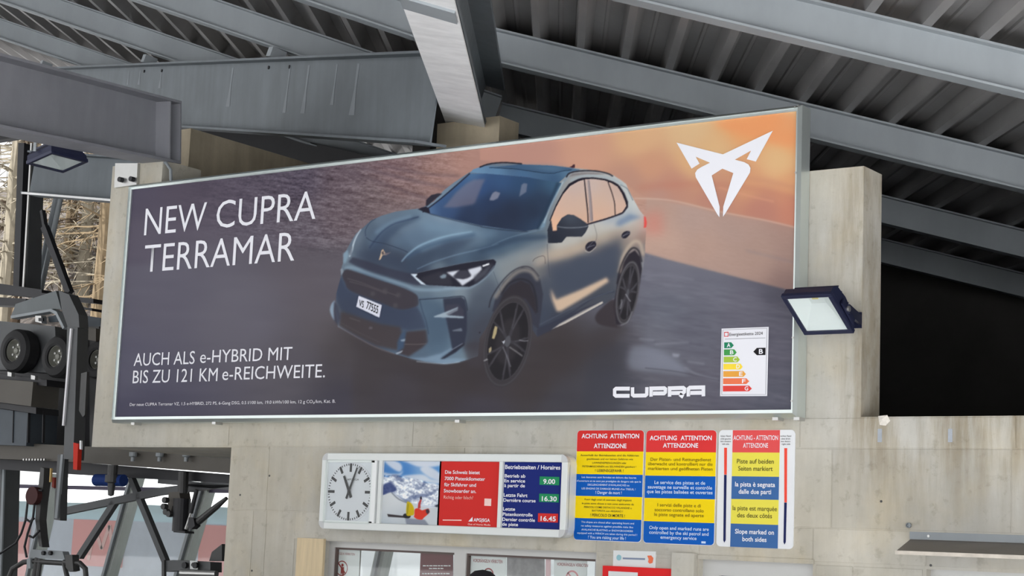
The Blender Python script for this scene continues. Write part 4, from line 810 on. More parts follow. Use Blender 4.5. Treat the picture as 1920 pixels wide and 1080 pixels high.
# energy label
en=poly([(1338,97),(1867,77),(1850,855),(1320,857)],YT-.001,.002,'energy_label',flat('label white',236,236,242),bb,Z7,label='white energy rating sheet with seven coloured arrows')
YE=YT-.003
cols=[(40,134,98),(70,156,80),(170,198,70),(252,222,70),(236,168,72),(240,124,84),(226,72,66)]
xs=[(1367,1445,1475),(1364,1480,1507),(1362,1515,1542),(1358,1550,1574),(1357,1582,1610),(1355,1615,1648),(1353,1645,1678)]
ys=[(252,318),(332,398),(413,478),(494,558),(576,641),(657,722),(740,804)]
for i,(x,y) in enumerate(zip(xs,ys)):
    m_=(y[0]+y[1])/2
    poly([(x[0],y[0]),(x[1],y[0]-2),(x[2],m_),(x[1],y[1]-2),(x[0],y[1])],YE,.001,'rating_arrow',flat('rating %d'%i,*cols[i]),en,Z7)
    a=Z7(x[1]-48,y[1]-13);b=Z7(x[1]-8,y[1]-14); text('ABCDEFG'[i],a[0],a[1],b[0],b[1],7.2,YE-.001,M_wp,en,bold=.02)
poly([(1695,356),(1735,314),(1832,312),(1830,394),(1735,396)],YE,.001,'rating_arrow',M_blk,en,Z7,label='black arrow pointing at the rating')
a=Z7(1757,380);b=Z7(1803,379); text('B',a[0],a[1],b[0],b[1],8.5,YE-.001,M_wp,en,bold=.02)
poly([(1367,135),(1415,133),(1414,187),(1366,188)],YE,.001,'flag_square',M_red,en,Z7,label='small red square with a white cross')
mb=MB(); stroke(mb,[(1390,143),(1389,180)],.0095*2,YE-.002,.001,Z7); stroke(mb,[(1374,162),(1407,160)],.0095*2,YE-.002,.001,Z7); mb.build('cross',M_wp,en)
a=Z7(1425,180);b=Z7(1800,165); text('Energieetikette 2024',a[0],a[1],b[0],b[1],5.6,YE-.001,M_blk,en)
mb=MB(); stroke(mb,[(1375,215),(1830,202)],.003,YE,.001,Z7); stroke(mb,[(1352,112),(1848,94),(1833,838),(1338,840),(1352,112)],.0022,YE,.001,Z7); mb.build('rule_line',flat('grey rule',150,150,158),en)
# ------------------------------------------------------------------ floodlights
def flood(name,P0,ax,dn,body,label,br=None,group=None):
    """P0 top-left corner of the face, ax width vector, dn down vector; n faces out"""
    P0=Vector(P0);ax=Vector(ax);dn=Vector(dn); n=ax.cross(dn).normalized()   # pointing out of the glass
    if n.z>0: n=-n
    root=empty(name,tuple(P0+ax/2+dn/2-n*.1),label,'floodlight',group)
    w=ax.length;h=dn.length;x=ax/w;y=dn/h;t=.028
    def pt(u,v,k): return P0+x*u+y*v+n*k
    fr=MB()
    for (u0,v0,u1,v1) in((0,0,w,t),(0,h-t,w,h),(0,t,t,h-t),(w-t,t,w,h-t)):
        fr.hexa([pt(u0,v0,-.03),pt(u1,v0,-.03),pt(u1,v1,-.03),pt(u0,v1,-.03),pt(u0,v0,0),pt(u1,v0,0),pt(u1,v1,0),pt(u0,v1,0)])
    fr.build('face_frame',M_navy,root,bevel=.004)
    # curved housing behind the face
    hb=MB(); prof=[(0.005,-.03),(.012,-.075),(.05,-.115),(h*.45,-.13),(h*.8,-.105),(h-.01,-.06),(h-.005,-.03)]
    k=len(prof); vs=[pt(.008,v,d) for v,d in prof]+[pt(w-.008,v,d) for v,d in prof]
    hb.add(vs,[(i,i+1,i+1+k,i+k) for i in range(k-1)]+[tuple(range(k)),tuple(range(k,2*k))[::-1]]); hb.build('housing',M_navy,root)
    for i in range(5):
        f=MB(); v=h*(.2+.14*i); f.hexa([pt(.02,v,-.10),pt(w-.02,v,-.10),pt(w-.02,v+.005,-.10),pt(.02,v+.005,-.10),pt(.02,v,-.145),pt(w-.02,v,-.145),pt(w-.02,v+.005,-.145),pt(.02,v+.005,-.145)]); f.build('cooling_fin',M_navy,root)
    rf=MB(); i0,i1=t,w-t; j0,j1=t,h-t
    inn=[(w*.36,h*.12),(w*.66,h*.12),(w*.66,h*.42),(w*.36,h*.42)]; out=[(i0,j0),(i1,j0),(i1,j1),(i0,j1)]
    rf.add([pt(*o,-.012) for o in out]+[pt(*q,-.075) for q in inn],[(0,1,5,4),(1,2,6,5),(2,3,7,6),(3,0,4,7),(4,5,6,7)])
    rf.build('reflector',mat('reflector silver',rgb(240,244,244),.3,.0,0),root,label='white faceted reflector')
    l=MB(); l.hexa([pt(w*.44,h*.20,-.074),pt(w*.56,h*.20,-.074),pt(w*.56,h*.30,-.074),pt(w*.44,h*.30,-.074),pt(w*.44,h*.20,-.068),pt(w*.56,h*.20,-.068),pt(w*.56,h*.30,-.068),pt(w*.44,h*.30,-.068)])
    l.build('led_chip',flat('led yellow',226,214,150),root,label='pale yellow LED chip')
    g_=MB(); g_.hexa([pt(i0,j0,-.006),pt(i1,j0,-.006),pt(i1,j1,-.006),pt(i0,j1,-.006),pt(i0,j0,-.003),pt(i1,j0,-.003),pt(i1,j1,-.003),pt(i0,j1,-.003)]); g_.build('glass',M_glass,root)
    return root,pt,w,h
ft=at(1463,556,-.36)
_bl=at(1508,629,-.085)
r1,pt,w1,h1=flood('floodlight',ft,(at(1557,548,-.36).x-ft.x,0,0.0),(_bl-ft)*1.0,None,'square navy floodlight facing down in front of the right concrete column')
bk=MB(); e0=pt(w1+.012,h1*.55,-.06); e1=Vector((X_C1-.01,YW-.0,e0.z-.03))
bk.bar(pt(w1+.006,h1*.35,-.06),pt(w1+.006,h1*.85,-.05),.012,.05,up=YV)
bk.bar(e0,e1,.02,.06); bk.bar(pt(-.006,h1*.35,-.06),pt(-.006,h1*.6,-.05),.012,.05,up=YV)
bk.box((X_C1-.06,YW-.012,e1.z-.05),(X_C1+.0,YW,e1.z+.05)); bk.build('bracket',M_navy,r1,label='dark bracket fixed to the column corner')
MB().cyl(pt(w1+.012,h1*.55,-.06),XV*.012,.018,12).build('bolt',M_bolt,r1)
lt=dep(49,308,14.1)
r2,pt,w2,h2=flood('floodlight',lt,(.30,.0,.065),(0,.38,0),None,'dark floodlight hanging from the girder at the upper left')
bk=MB()
q=pt(w2*.5,h2*.5,-.14); 
for s_ in(0,1):
    e=pt(w2*.4,h2*s_+(.012 if s_ else -.012),-.07); bk.bar(e,e+ZV*.16,.008,.03,up=XV)
a_=pt(w2*.4,-.012,-.07)+ZV*.16; b_=pt(w2*.4,h2+.012,-.07)+ZV*.16; bk.bar(a_,b_,.03,.008)
bk.build('bracket',M_galv,r2); MB().bar((a_+b_)/2-YV*.07,(a_+b_)/2+YV*.1,.05,.05).build('clamp',M_bolt,r2,label='bright clamp on the girder flange')
# ------------------------------------------------------------------ clock and information case
YP=-.0
cs=empty('information_case',tuple(at(830,1000,YP)),'white framed glass case with clock, ski photo, red poster and blue timetable','display case')
X0,Z0,X1,Z1=at(600,930,YP).x,(at(600,989,YP).z+at(1058,1011,YP).z)/2,at(1062,930,YP).x,(at(612,848,YP).z+at(1064,853,YP).z)/2
fwid=.055
MB().prism(rrect(X0,Z0,X1,Z1,.07,YP+.03,6),YV*.095).build('case_body',M_aluw,cs)
for a,b,c,d in((X0+.05,Z1-fwid,X1-.05,Z1),(X0+.05,Z0,X1-.05,Z0+fwid),(X0,Z0+.05,X0+fwid*.9,Z1-.05),(X1-fwid*.9,Z0+.05,X1,Z1-.05)):
    MB().box((a,YP,b),(c,YP+.04,d)).build('frame_rail',M_aluw,cs,bevel=.006)
for sx,sz in((0,0),(1,0),(0,1),(1,1)):
    cx=X1-.055 if sx else X0+.055; cz=Z1-.055 if sz else Z0+.055; q=[Vector((cx,YP+.001,cz))]
    for i in range(7):
        t=math.radians({(1,1):0,(0,1):90,(0,0):180,(1,0):270}[(sx,sz)]+15*i); q.append(Vector((cx+.055*math.cos(t),YP+.001,cz+.055*math.sin(t))))
    MB().prism(q,YV*.035).build('corner_cap',mat('grey corner plastic',rgb(198,200,200),.4,0,0),cs)
ZA=zt(580,830,5.685); ZB=zt(820,830,5.685)
YI=YP+.025
pbox(612,860,707,984,YI,.004,'clock_panel',flat('clock white',226,228,234),cs)
ck=cs
c0=at(656.3,922.3,YI); Rk=(at(656,869,YI).z-at(653.5,976,YI).z)/2
M_case=mat('white plastic rim',rgb(240,242,242),.3,0,0)
cf=MB(); cf.cyl((c0.x,YI-.004,c0.z),YV*.004,Rk*1.06,64); clockf=cf.build('clock_face',flat('dial white',228,228,234),cs,label='white round dial without numerals')
for i in range(60):
    a=2*math.pi*i/60; d=Vector((math.sin(a),0,math.cos(a))); s=Vector((d.z,0,-d.x)); big=i%5==0
    l0=Rk*(.70 if big and i%15 else .70) if big else Rk*.93; wd=.020 if big else .006
    if big and i%15: l0=Rk*.74
    p=Vector((c0.x,YI-.006,c0.z)); A=p+d*l0;B=p+d*Rk
    MB().prism([A-s*wd/2,B-s*wd/2,B+s*wd/2,A+s*wd/2],YV*.002).build('hour_mark' if big else 'minute_mark',M_blk,clockf)
def hand(deg,l0,l1,w0,w1,y,nm):
    a=math.radians(deg); d=Vector((math.sin(a),0,math.cos(a))); s=Vector((d.z,0,-d.x)); p=Vector((c0.x,y,c0.z)); A=p-d*l0;B=p+d*l1
    MB().prism([A-s*w0/2,B-s*w1/2,B+s*w1/2,A+s*w0/2],YV*.003).build(nm,M_blk,clockf)
hand(333.5,Rk*.22,Rk*.62,.022,.018,YI-.012,'hour_hand'); hand(21.6,Rk*.26,Rk*.92,.018,.012,YI-.018,'minute_hand')
MB().cyl((c0.x,YI-.019,c0.z),YV*.013,.012,16).build('hub',M_blk,clockf)
x,y=ZA(402,402); text('APG|SGA',x,y,x+22,y,3.4,YI-.007,M_blk,clockf)
# white bezel around the clock
a,b,c,d=prect(612,862,703,982,YI)
for q in((a,d-.02,c,d),(a,b,c,b+.02),(a,b,a+.014,d),(c-.03,b,c+.02,d)):
    MB().box((q[0],YI-.02,q[1]),(q[2],YI,q[3])).build('bezel',M_case,cs)
pbox(822,861,937,993,YI,.004,'red_poster',M_red,cs,label='red poster with white German text')
pbox(941,862,1056,1002,YI,.004,'timetable_panel',M_navyp,cs,label='navy panel with operating times')
for x0 in(708,934):
    pbox(x0,859,x0+6.5,988 if x0<800 else 995,YP+.003,.03,'divider_bar',M_aluw,cs)
def LB(s,x0,x1,y,h,m=M_wp,b=.01,Z=ZB,Y=YI-.002,par=None,slope=0.03):
    a=Z(x0,y);c=Z(x1,y); text(s,a[0],a[1],c[0],a[1]+(c[0]-a[0])*slope,h/5.685,Y,m,par or cs,bold=b)
M_pk=flat('pale pink print',250,216,208)
for s,x0,x1,y in(('Die Schweiz bietet',82,452,328),('7000 Pistenkilometer',77,508,396),('für Skifahrer und',72,412,462),('Snowboarder an.',68,413,528)): LB(s,x0,x1,y,36,b=.012)
LB('Richtig oder falsch?',68,380,596,34,M_pk,b=-.01); LB('APG|SGA',385,560,840,34,b=.02); LB('Out of Home Media',325,565,878,18,M_pk);
poly([(57,820),(257,822),(257,832),(57,830)],YI-.002,.001,'illegible_print',M_pk,cs,ZB)
poly([(330,840),(375,840),(375,790)],YI-.002,.001,'logo_triangle',M_wp,cs,ZB)
poly([(503,595),(575,598),(572,675),(500,672)],YI-.002,.001,'white_square',M_pk,cs,ZB);
for s,x0,x1,y,h in(('Betriebszeiten / Horaires',722,1310,274,42),('Betrieb ab',718,938,368,34),('En service',713,935,420,34),('à partir de',712,933,471,34),('Letzte Fahrt',707,960,574,36),('Dernière course',703,1047,627,34),('Letzte',700,828,722,34),('Pistenkontrolle',697,1015,778,34),('Dernier contrôle',693,1040,833,34),('de piste',690,860,885,34)): LB(s,x0,x1,y,h,b=.018)
for s,q,tx,m_ in(('9.00',[(1092,360),(1300,366),(1297,455),(1089,448)],(1128,1255,436),M_grn),('16.30',[(1087,543),(1296,549),(1293,638),(1084,631)],(1113,1272,620),M_grn),('16.45',[(1074,752),(1287,758),(1284,852),(1071,845)],(1100,1262,832),M_red)):
    poly(q,YI-.003,.002,'time_plate',m_,cs,ZB); LB(s,tx[0],tx[1],tx[2],48,b=.02,Y=YI-.005)
_a,_c=paint_ski(3.0); a,b,c,d=prect(713,860,825,991,YI)
print_mesh('ski_photo',_c,_a,a,b,c,d,YI,150,170,mp_,cs,'photo of two snowboarders under snowy mountains')
a,b,c,d=prect(612,862,700,982,YI)
MB().box((a,YI-.028,b),(c,YI-.026,d)).build('glass_pane',M_glass,cs)
# ------------------------------------------------------------------ warning signs
def sign(px0,px1,pt_,pb,label,base):
    Y=YW-.012; X0=at(px0,910,Y).x;X1=at(px1,912,Y).x;Z1=at((px0+px1)/2,pt_,Y).z;Z0=at((px0+px1)/2-4,pb,Y).z
    r=empty('warning_sign',((X0+X1)/2,Y,Z0),label,'sign','trilingual warning signs on the concrete wall')
    MB().prism(rrect(X0,Z0,X1,Z1,.03,Y),YV*.011).build('panel',base,r); return r,Y,X0,X1,Z0,Z1
def bands(r,Y,X0,X1,zs,ms,rad=.026,round_=True):
    n=len(ms)
    for i,m_ in enumerate(ms):
        z1,z0=zs[i],zs[i+1]; q=[]
        R_=rad if round_ else 0
        def arc(cx,cz,a): return [Vector((cx+R_*math.cos(math.radians(a+15*k)),Y-.002,cz+R_*math.sin(math.radians(a+15*k)))) for k in range(7)]
        q+= arc(X1-R_,z1-R_,0)+arc(X0+R_,z1-R_,90) if (i==0 and round_) else [Vector((X1,Y-.002,z1)),Vector((X0,Y-.002,z1))]
        q+= arc(X0+R_,z0+R_,180)+arc(X1-R_,z0+R_,270) if (i==n-1 and round_) else [Vector((X0,Y-.002,z0)),Vector((X1,Y-.002,z0))]
        MB().prism(q,YV*.002).build('colour_band',m_,r)
def SL(r,Y,Z,s,lines,m_,h,b,slope=.018):
    for tx,x0,x1,y in lines:
        a=Z(x0,y);c=Z(x1,y); k=(c[0]-a[0]); text(tx,a[0],a[1]-k*slope*.2,c[0],a[1]+k*slope*.8,h/s,Y-.0035,m_,r,bold=b)
M_base=flat('sign white',224,226,228)
# first sign
r,Y,X0,X1,Z0,Z1=sign(1078.5,1205.5,806.5,1015,'left warning sign in red, yellow and blue bands packed with small print',M_base)
zs=[at(1143,y,Y).z for y in(807,846.6,889.6,931,973)]+[Z0+.004]
bands(r,Y,X0+.004,X1-.004,zs,[M_red,M_yel,M_blu,M_yel,M_blu])
Z=zt(1060,790,4.5)
SL(r,Y,Z,4.5,[('ACHTUNG',137,352,141),('ATTENTION',378,622,141),('ATTENZIONE',240,515,224)],M_wp,36,.02)
SL(r,Y,Z,4.5,[('Ausserhalb der Betriebszeiten sind die Abfahrten',128,620,292),('geschlossen und vor keinen Gefahren wie',180,570,324),('LAWINENSPRENGUNGEN oder',228,515,357),('PISTENMASCHINEN mit SEILWINDEN gesichert !',143,597,387)],M_ink,15,.008)
SL(r,Y,Z,4.5,[('! LEBENSGEFAHR !',250,490,426)],M_ink,22,.008)
M_lb=flat('pale blue white print',206,226,250)
SL(r,Y,Z,4.5,[('Les descentes sont fermées en dehors des heures',138,598,478),("d'ouverture et ne sont pas protégées de dangers tels que le",97,638,510),("DECLENCHEMENT D'AVALANCHES ou",188,540,543),("LES ENGINS DE DAMAGE MUNIS d'un TREUIL !",137,592,575)],M_lb,15,.012)
SL(r,Y,Z,4.5,[('! Danger de mort !',255,475,612)],M_lb,24,.012)
SL(r,Y,Z,4.5,[('Fuori dagli orari di esercizio degli impianti',163,558,668),('le piste sono chiuse e non sono assicurate da',140,578,701),('PERICOLI COME DISTACCO VALANGHE o',158,560,733),('BATTIPISTA con ARGANO !',225,485,763)],M_ink,15,.008)
SL(r,Y,Z,4.5,[('! PERICOLO DI MORTE !',210,502,804)],M_ink,23,.012)
SL(r,Y,Z,4.5,[('The slopes are closed after operating hours and',133,580,860),('no safety measures against possible risks like',133,572,892),('AVALANCHE BLASTING or SNOWGROOMERS',135,570,925),('equipped with a WINCH are taken during this period !',100,605,954)],M_lb,15,.012)
SL(r,Y,Z,4.5,[('! You are risking your life !',192,510,992)],M_lb,24,.012)
# second sign
r,Y,X0,X1,Z0,Z1=sign(1208.5,1342,806.5,1021,'middle warning sign with three lines of text in each lower band',M_base)
zs=[at(1277,y,Y).z for y in(807,848,892.5,935,979)]+[Z0+.004]
M_red2=flat('lighter red print',222,56,56)
bands(r,Y,X0+.004,X1-.004,zs,[M_red2,M_yel,M_blu,M_yel,M_blu])
Z=zt(1200,790,4.5)
SL(r,Y,Z,4.5,[('ACHTUNG',82,310,157),('ATTENTION',343,605,157),('ATTENZIONE',193,490,220)],M_wp,36,.02)
SL(r,Y,Z,4.5,[('Der Pisten- und Rettungsdienst',88,600,332),('überwacht und kontrolliert nur die',68,612,370),('markierten und geöffneten Pisten',68,612,410)],M_brn,26,.008)
SL(r,Y,Z,4.5,[('Le service des pistes et de',122,550,529),('sauvetage ne surveille et contrôle',65,608,568),('que les pistes balisées et ouvertes',58,612,607)],M_lb,28,.012)
SL(r,Y,Z,4.5,[('I servizi delle piste e di',147,512,720),('soccorso controllano solo',123,537,761),('le piste segnate ed aperte',120,537,801)],M_brn,27,.008)
SL(r,Y,Z,4.5,[('Only open and marked runs are',77,580,914),('controlled by the ski patrol and',77,578,954),('emergency service',172,477,994)],M_lb,27,.012)
pbox(1315,1015,1323,1019,Y-.004,.001,'small_logo',M_lb,r)
# third sign
r,Y,X0,X1,Z0,Z1=sign(1345.5,1489,806,1027,'right warning sign on white with red and navy piste poles',flat('sign bright white',232,234,236))
zs=[at(1418,y,Y).z for y in(806.6,848.5,893.5,936.5,983,1027)]
xa=at(1372,910,Y).x;xb=at(1460.5,912,Y).x
bands(r,Y,xa,xb,zs,[flat('washed red print',228,84,84),M_yel2,M_blu2,M_yel2,M_blu2],round_=False)
Z=zt(1330,790,4.318)
SL(r,Y,Z,4.318,[('ACHTUNG - ATTENTION',195,556,149),('ATTENZIONE',273,475,212)],M_wp,36,.01)
M_ol=flat('olive black print',78,74,38)
SL(r,Y,Z,4.318,[('Piste auf beiden',223,522,340),('Seiten markiert',233,512,399),('la piste est marquée',188,547,721),('des deux côtés',225,507,779)],M_ol,36,.006)
SL(r,Y,Z,4.318,[('la pista è segnata',208,532,527),('dalle due parti',237,500,586),('Slope marked on',208,523,911),('both sides',267,463,972)],M_wp,36,.016)
SL(r,Y,Z,4.318,[('linker Rand',92,172,125),('côté gauche',90,174,147),('lato sinistro',90,174,168),('left side',105,160,190),('rechter Rand',575,662,125),('côté droit',580,655,147),('lato destro',580,655,168),('right side',585,655,190)],M_blk,13,.0)
for x,y0,y1,y2 in((131,214,431,982),(618,217,656,998)):
    poly([(x-11,y0),(x+11,y0),(x+9,y1),(x-11,y1)],Y-.002,.002,'pole_print',M_orr,r,Z)
    poly([(x-12,y1+2),(x+8,y1+2),(x+0,y2-20),(x-10,y2),(x-18,y2-20)],Y-.002,.002,'pole_print',M_nav2,r,Z)
# ------------------------------------------------------------------ lower windows, doors, canopy, notices
M_frame=mat('light aluminium window frame',rgb(196,196,194),.45,.1,.03)
M_brz=mat('bronze gasket',rgb(92,78,74),.5,.1,.05)
def window(name,X0,X1,Z0,Z1,mull=()):
    r=empty(name,((X0+X1)/2,YW+.1,Z0),None,None,None,'structure'); Y=YW+.07
    for a,b,c,d in((X0,Z1-.045,X1,Z1),(X0,Z0,X1,Z0+.05),(X0,Z0+.05,X0+.05,Z1-.045),(X1-.05,Z0+.05,X1,Z1-.045)):
        MB().box((a,Y,b),(c,Y+.07,d)).build('window_frame',M_frame,r)
    xs=[X0+.05]
    for a,b in mull:
        MB().box((a,Y,Z0+.05),(b,Y+.07,Z1-.045)).build('mullion',M_frame,r); xs+=[a,b]
    xs.append(X1-.05)
    for i in range(0,len(xs),2):
        a,b=xs[i],xs[i+1]
        for q in((a,Z1-.06,b,Z1-.045),(a,Z0+.05,a+.012,Z1-.06),(b-.012,Z0+.05,b,Z1-.06)):
            MB().box((q[0],Y+.015,q[1]),(q[2],Y+.05,q[3])).build('gasket',M_brz,r)
        MB().box((a,Y+.03,Z0+.05),(b,Y+.038,Z1-.045)).build('pane',M_glass,r)
    return r
ml=prect(851,1040,873,1075,YW+.07)
window('window_1',X_W0,X_W1,.95,Z_W,[(ml[0],ml[2])])
window('window_2',X_R0,X_R1,.9,Z_R)
# concrete reveals
MB().box((xpx(1266,1060),YW-.05,0),(xpx(1308,1060),YW-.002,zpx(1285,1037,YW-.05))).build('concrete_pilaster',M_conc,label='shallow concrete strip left of the doorway',kind='structure')
dr=empty('door_1',((X_D0+X_D1)/2,YW+.1,0),None,None,None,'structure')
for a,b,c,d in((X_D0,Z_D-.10,X_D1,Z_D-.0),(X_D0,0,X_D0+.12,Z_D-.1),(X_D1-.06,0,X_D1,Z_D-.1)): MB().box((a,YW+.05,b),(c,YW+.13,d)).build('door_frame',M_frame,dr)
MB().box((X_D0+.12,YW+.08,0),(X_D1-.06,YW+.12,Z_D-.1)).build('door_leaf',mat('dark glazed door',rgb(34,32,46),.15,0,0),dr)
MB().box((X_D0+.2,YW+.06,.95),(X_D0+.25,YW+.08,1.15)).build('door_handle',M_bolt,dr)
MB().box((xpx(1309,1046),YW-.012,Z_D),(xpx(1527,1060),YW,Z_D+.028)).build('door_lintel_strip',M_conc,kind='structure',label='thin dusty ledge over the doorway')
# metal canopy
cw0=at(1707,1011,YW); cf0=at(1679,1034,YW-.36); L=X_END-cw0.x
M_can=mat('canopy sheet',rgb(122,116,110),.6,.2,.12,3,.05)
cn=empty('metal_canopy',tuple(cw0),'folded sheet metal canopy over the window at lower right','canopy')
fx=cf0.x
MB().hexa([(cw0.x,YW,cw0.z-.012),(X_END-.1,YW,cw0.z-.012),(X_END-.1,YW-.36,cf0.z-.012),(fx,YW-.36,cf0.z-.012),(cw0.x,YW,cw0.z),(X_END-.1,YW,cw0.z),(X_END-.1,YW-.36,cf0.z),(fx,YW-.36,cf0.z)]).build('sheet',M_can,cn)
MB().box((fx,YW-.368,cf0.z-.016),(X_END-.1,YW-.36,cf0.z+.006)).build('front_lip',mat('worn bright edge',rgb(200,192,180),.5,.2,.2,8),cn,label='bright worn front edge')
MB().box((cw0.x-.0,YW-.012,cw0.z),(X_END-.1,YW,cw0.z+.045)).build('wall_flashing',M_galv,cn)
for i in range(6): MB().cyl((cw0.x+.12+.62*i,YW-.012,cw0.z+.022),-YV*.006,.008,8).build('screw',M_bolt,cn)
p=at(1705,985,YW); MB().lathe((p.x,YW,p.z),(0,-1,0),[(0,0),(.016,0),(.016,.02),(.011,.024),(.009,.012),(0,.012)],16).build('pipe_stub',M_galv,label='small round pipe stub in the wall above the canopy corner',cat='pipe')
for px in(1649,1781): pbox(px-3.5,804,px+4.5,829,YW-.006,.004,'repair_patch',mat('blue grey filler',rgb(168,174,182),.8,0,.12,20),wall,label='small blue-grey mortar patch')
for px,py in((450,928),(505,892),(1652,940),(472,1070),(1745,1060)): 
    q=at(px,py,YW-.006); MB().cyl(q,YV*.002,.008,10).build('tie_hole',M_dark,wall)
q=at(1655,786,YW-.006); MB().add([q+Vector(v) for v in((-.03,0,.02),(.03,0,.025),(.05,0,-.01),(.02,0,-.04),(-.02,0,-.035),(0,-.012,0))],[(0,1,5),(1,2,5),(2,3,5),(3,4,5),(4,0,5)]).build('broken_edge',mat('fresh break',rgb(226,220,210),.9,0,.2,30),wall,label='white broken chip at the top edge')
a,b,c,d=prect(553,1008,603,1300,YW-.006); MB().box((a,YW-.03,0),(c,YW-.004,zpx(575,1009))).build('timber_panel',mat('pale timber',rgb(216,196,160),.7,0,.12,4,stretch=(6,1,.6)),label='pale beige timber strip left of the ticket window',cat='panel')
# notices
nb=empty('white_notice',tuple(at(1190,1063,YW)),'small white notice with a blue line and an orange mark','notice')
Zn=zt(840,980,4.364)
poly([(1353,226),(1700,236),(1697,378),(1349,362)],YW-.008,.008,'sheet',M_paper,nb,Zn)
poly([(1430,285),(1612,291),(1611,305),(1430,299)],YW-.010,.001,'printed_line',flat('slate line',130,142,166),nb,Zn)
def disc(px,py,rpx,Y,name,m,par,T=None,n=20,th=.001):
    c=T(px,py) if T else (px,py); R_=rpx/ (T(1,0)[0]-T(0,0)[0])**-1 if T else rpx
    p=at(c[0],c[1],Y); q=at(c[0],c[1]-R_,Y); rr=q.z-p.z
    return MB().prism([Vector((p.x+rr*math.cos(2*math.pi*i/n),Y,p.z+rr*math.sin(2*math.pi*i/n))) for i in range(n)],YV*th).build(name,m,par)
disc(1398,286,24,YW-.010,'snowflake_dot',flat('pale teal',150,196,206),nb,Zn)
poly([(1630,270),(1662,268),(1680,290),(1672,330),(1650,336),(1636,322),(1642,300)],YW-.010,.001,'orange_mark',flat('orange mark',238,120,84),nb,Zn)
rn=empty('red_notice',tuple(at(1192,1090,YW)),'red framed notice board below the small white notice','notice')
pbox(1128,1063.5,1259,1190,YW-.03,.03,'board',flat('notice red',226,42,44),rn)
pbox(1139,1072,1194,1180,YW-.034,.003,'white_field',M_paper,rn)
# papers behind the window glass
YG=YW+.115
def paper(q,label,m=M_paper,T=None):
    pts=[T(*p) for p in q] if T else q
    r=empty('window_paper',tuple(at(pts[-1][0],pts[-1][1],YG)),label,'paper','sheets stuck inside the ticket window')
    plate(pts,YG,.002,'sheet',m,r); return r
Zw=zt(560,980,6.4)
def ring(px,py,r0,wd,m,par,Y):
    p=at(px,py,Y); q=at(px,py-r0,Y); R_=q.z-p.z; mb=MB(); n=28
    for i in range(n):
        a,b=2*math.pi*i/n,2*math.pi*(i+1)/n
        f=lambda t,k:Vector((p.x+k*math.cos(t),Y,p.z+k*math.sin(t)))
        mb.prism([f(a,R_-wd),f(b,R_-wd),f(b,R_),f(a,R_)],YV*.0005)
    s=.7071; mb.prism([Vector((p.x-R_*s-.004,Y,p.z+R_*s-.004)),Vector((p.x-R_*s+.004,Y,p.z+R_*s+.004)),Vector((p.x+R_*s+.004,Y,p.z-R_*s+.004)),Vector((p.x+R_*s-.004,Y,p.z-R_*s-.004))],YV*.0005)
    mb.build('prohibition_ring',m,par)
M_dred=flat('dark red print',150,62,62)
pp=paper([(345,232),(740,255),(712,900),(322,900)],'left paper in the ticket window with a red prohibition sign',T=Zw)
a=Zw(370,380);b=Zw(672,392); text('VORDRÄNGELN VERBOTEN',a[0],a[1],b[0],b[1],4.4,YG-.001,M_dred,pp)
ring(560+518/6.4,980+548/6.4,14.5,.008,M_dred,pp,YG-.001)
fig=MB(); c=Zw(525,510); p=at(c[0],c[1],YG-.002); 
fig.prism([Vector((p.x+.012*math.cos(i*.7),YG-.002,p.z+.012*math.sin(i*.7))) for i in range(9)],YV*.0005)
fig.prism([p+Vector(v) for v in((-.014,0,-.014),(.016,0,-.014),(.018,0,-.075),(.004,0,-.078),(0,0,-.055),(-.012,0,-.075))],YV*.0005); fig.build('printed_figure',M_dred,pp)
pr=paper([(1465,325),(1855,340),(1850,900),(1440,900)],'dark red poster behind the middle of the ticket window',flat('maroon poster',104,52,56),Zw)
pbox(785,1031,851,1034,YG-.003,.002,'clip_rail',M_white,pr)
for x0,x1,y in((1490,1825,518),(1565,1735,550),(1480,1810,612)):
    k=x0
    while k<x1:
        e=min(x1,k+random.choice((24,36,50))); poly([(k,y-7),(e,y-6),(e,y+6),(k,y+5)],YG-.0015,.001,'illegible_print',M_paper,pr,Zw); k=e+9
Zv=zt(840,980,4.364)
pp=paper([(178,205),(475,225),(478,700),(175,700)],'pale paper with dark red heading left in the right pane',T=Zv)
a=Zv(203,322);b=Zv(445,332); text('VORDRÄNGELN VERBOTEN',a[0],a[1],b[0],b[1],6.2,YG-.001,M_dred,pp,bold=.01); ring(840+330/4.364,980+425/4.364,12.5,.01,M_dred,pp,YG-.001)
pq=paper([(482,262),(790,276),(792,700),(480,700)],'grey landscape poster in the right pane of the ticket window',mat('grey stone photo',rgb(138,134,136),.5,0,.35,14),Zv)
pw=paper([(800,275),(840,278),(838,700),(796,700)],'narrow pink paper strip beside the grey poster',flat('pink strip',222,188,192),Zv)
pp=paper([(868,240),(1140,252),(1132,700),(862,700)],'pale paper with a faint ring at the right end of the ticket window',T=Zv)
a=Zv(890,352);b=Zv(1145,362); text('VORDRÄNGELN VERBOTEN',a[0],a[1],b[0],b[1],5.6,YG-.001,M_dred,pp,bold=.01); ring(840+1015/4.364,980+455/4.364,15,.012,flat('faded red print',214,150,154),pp,YG-.001)
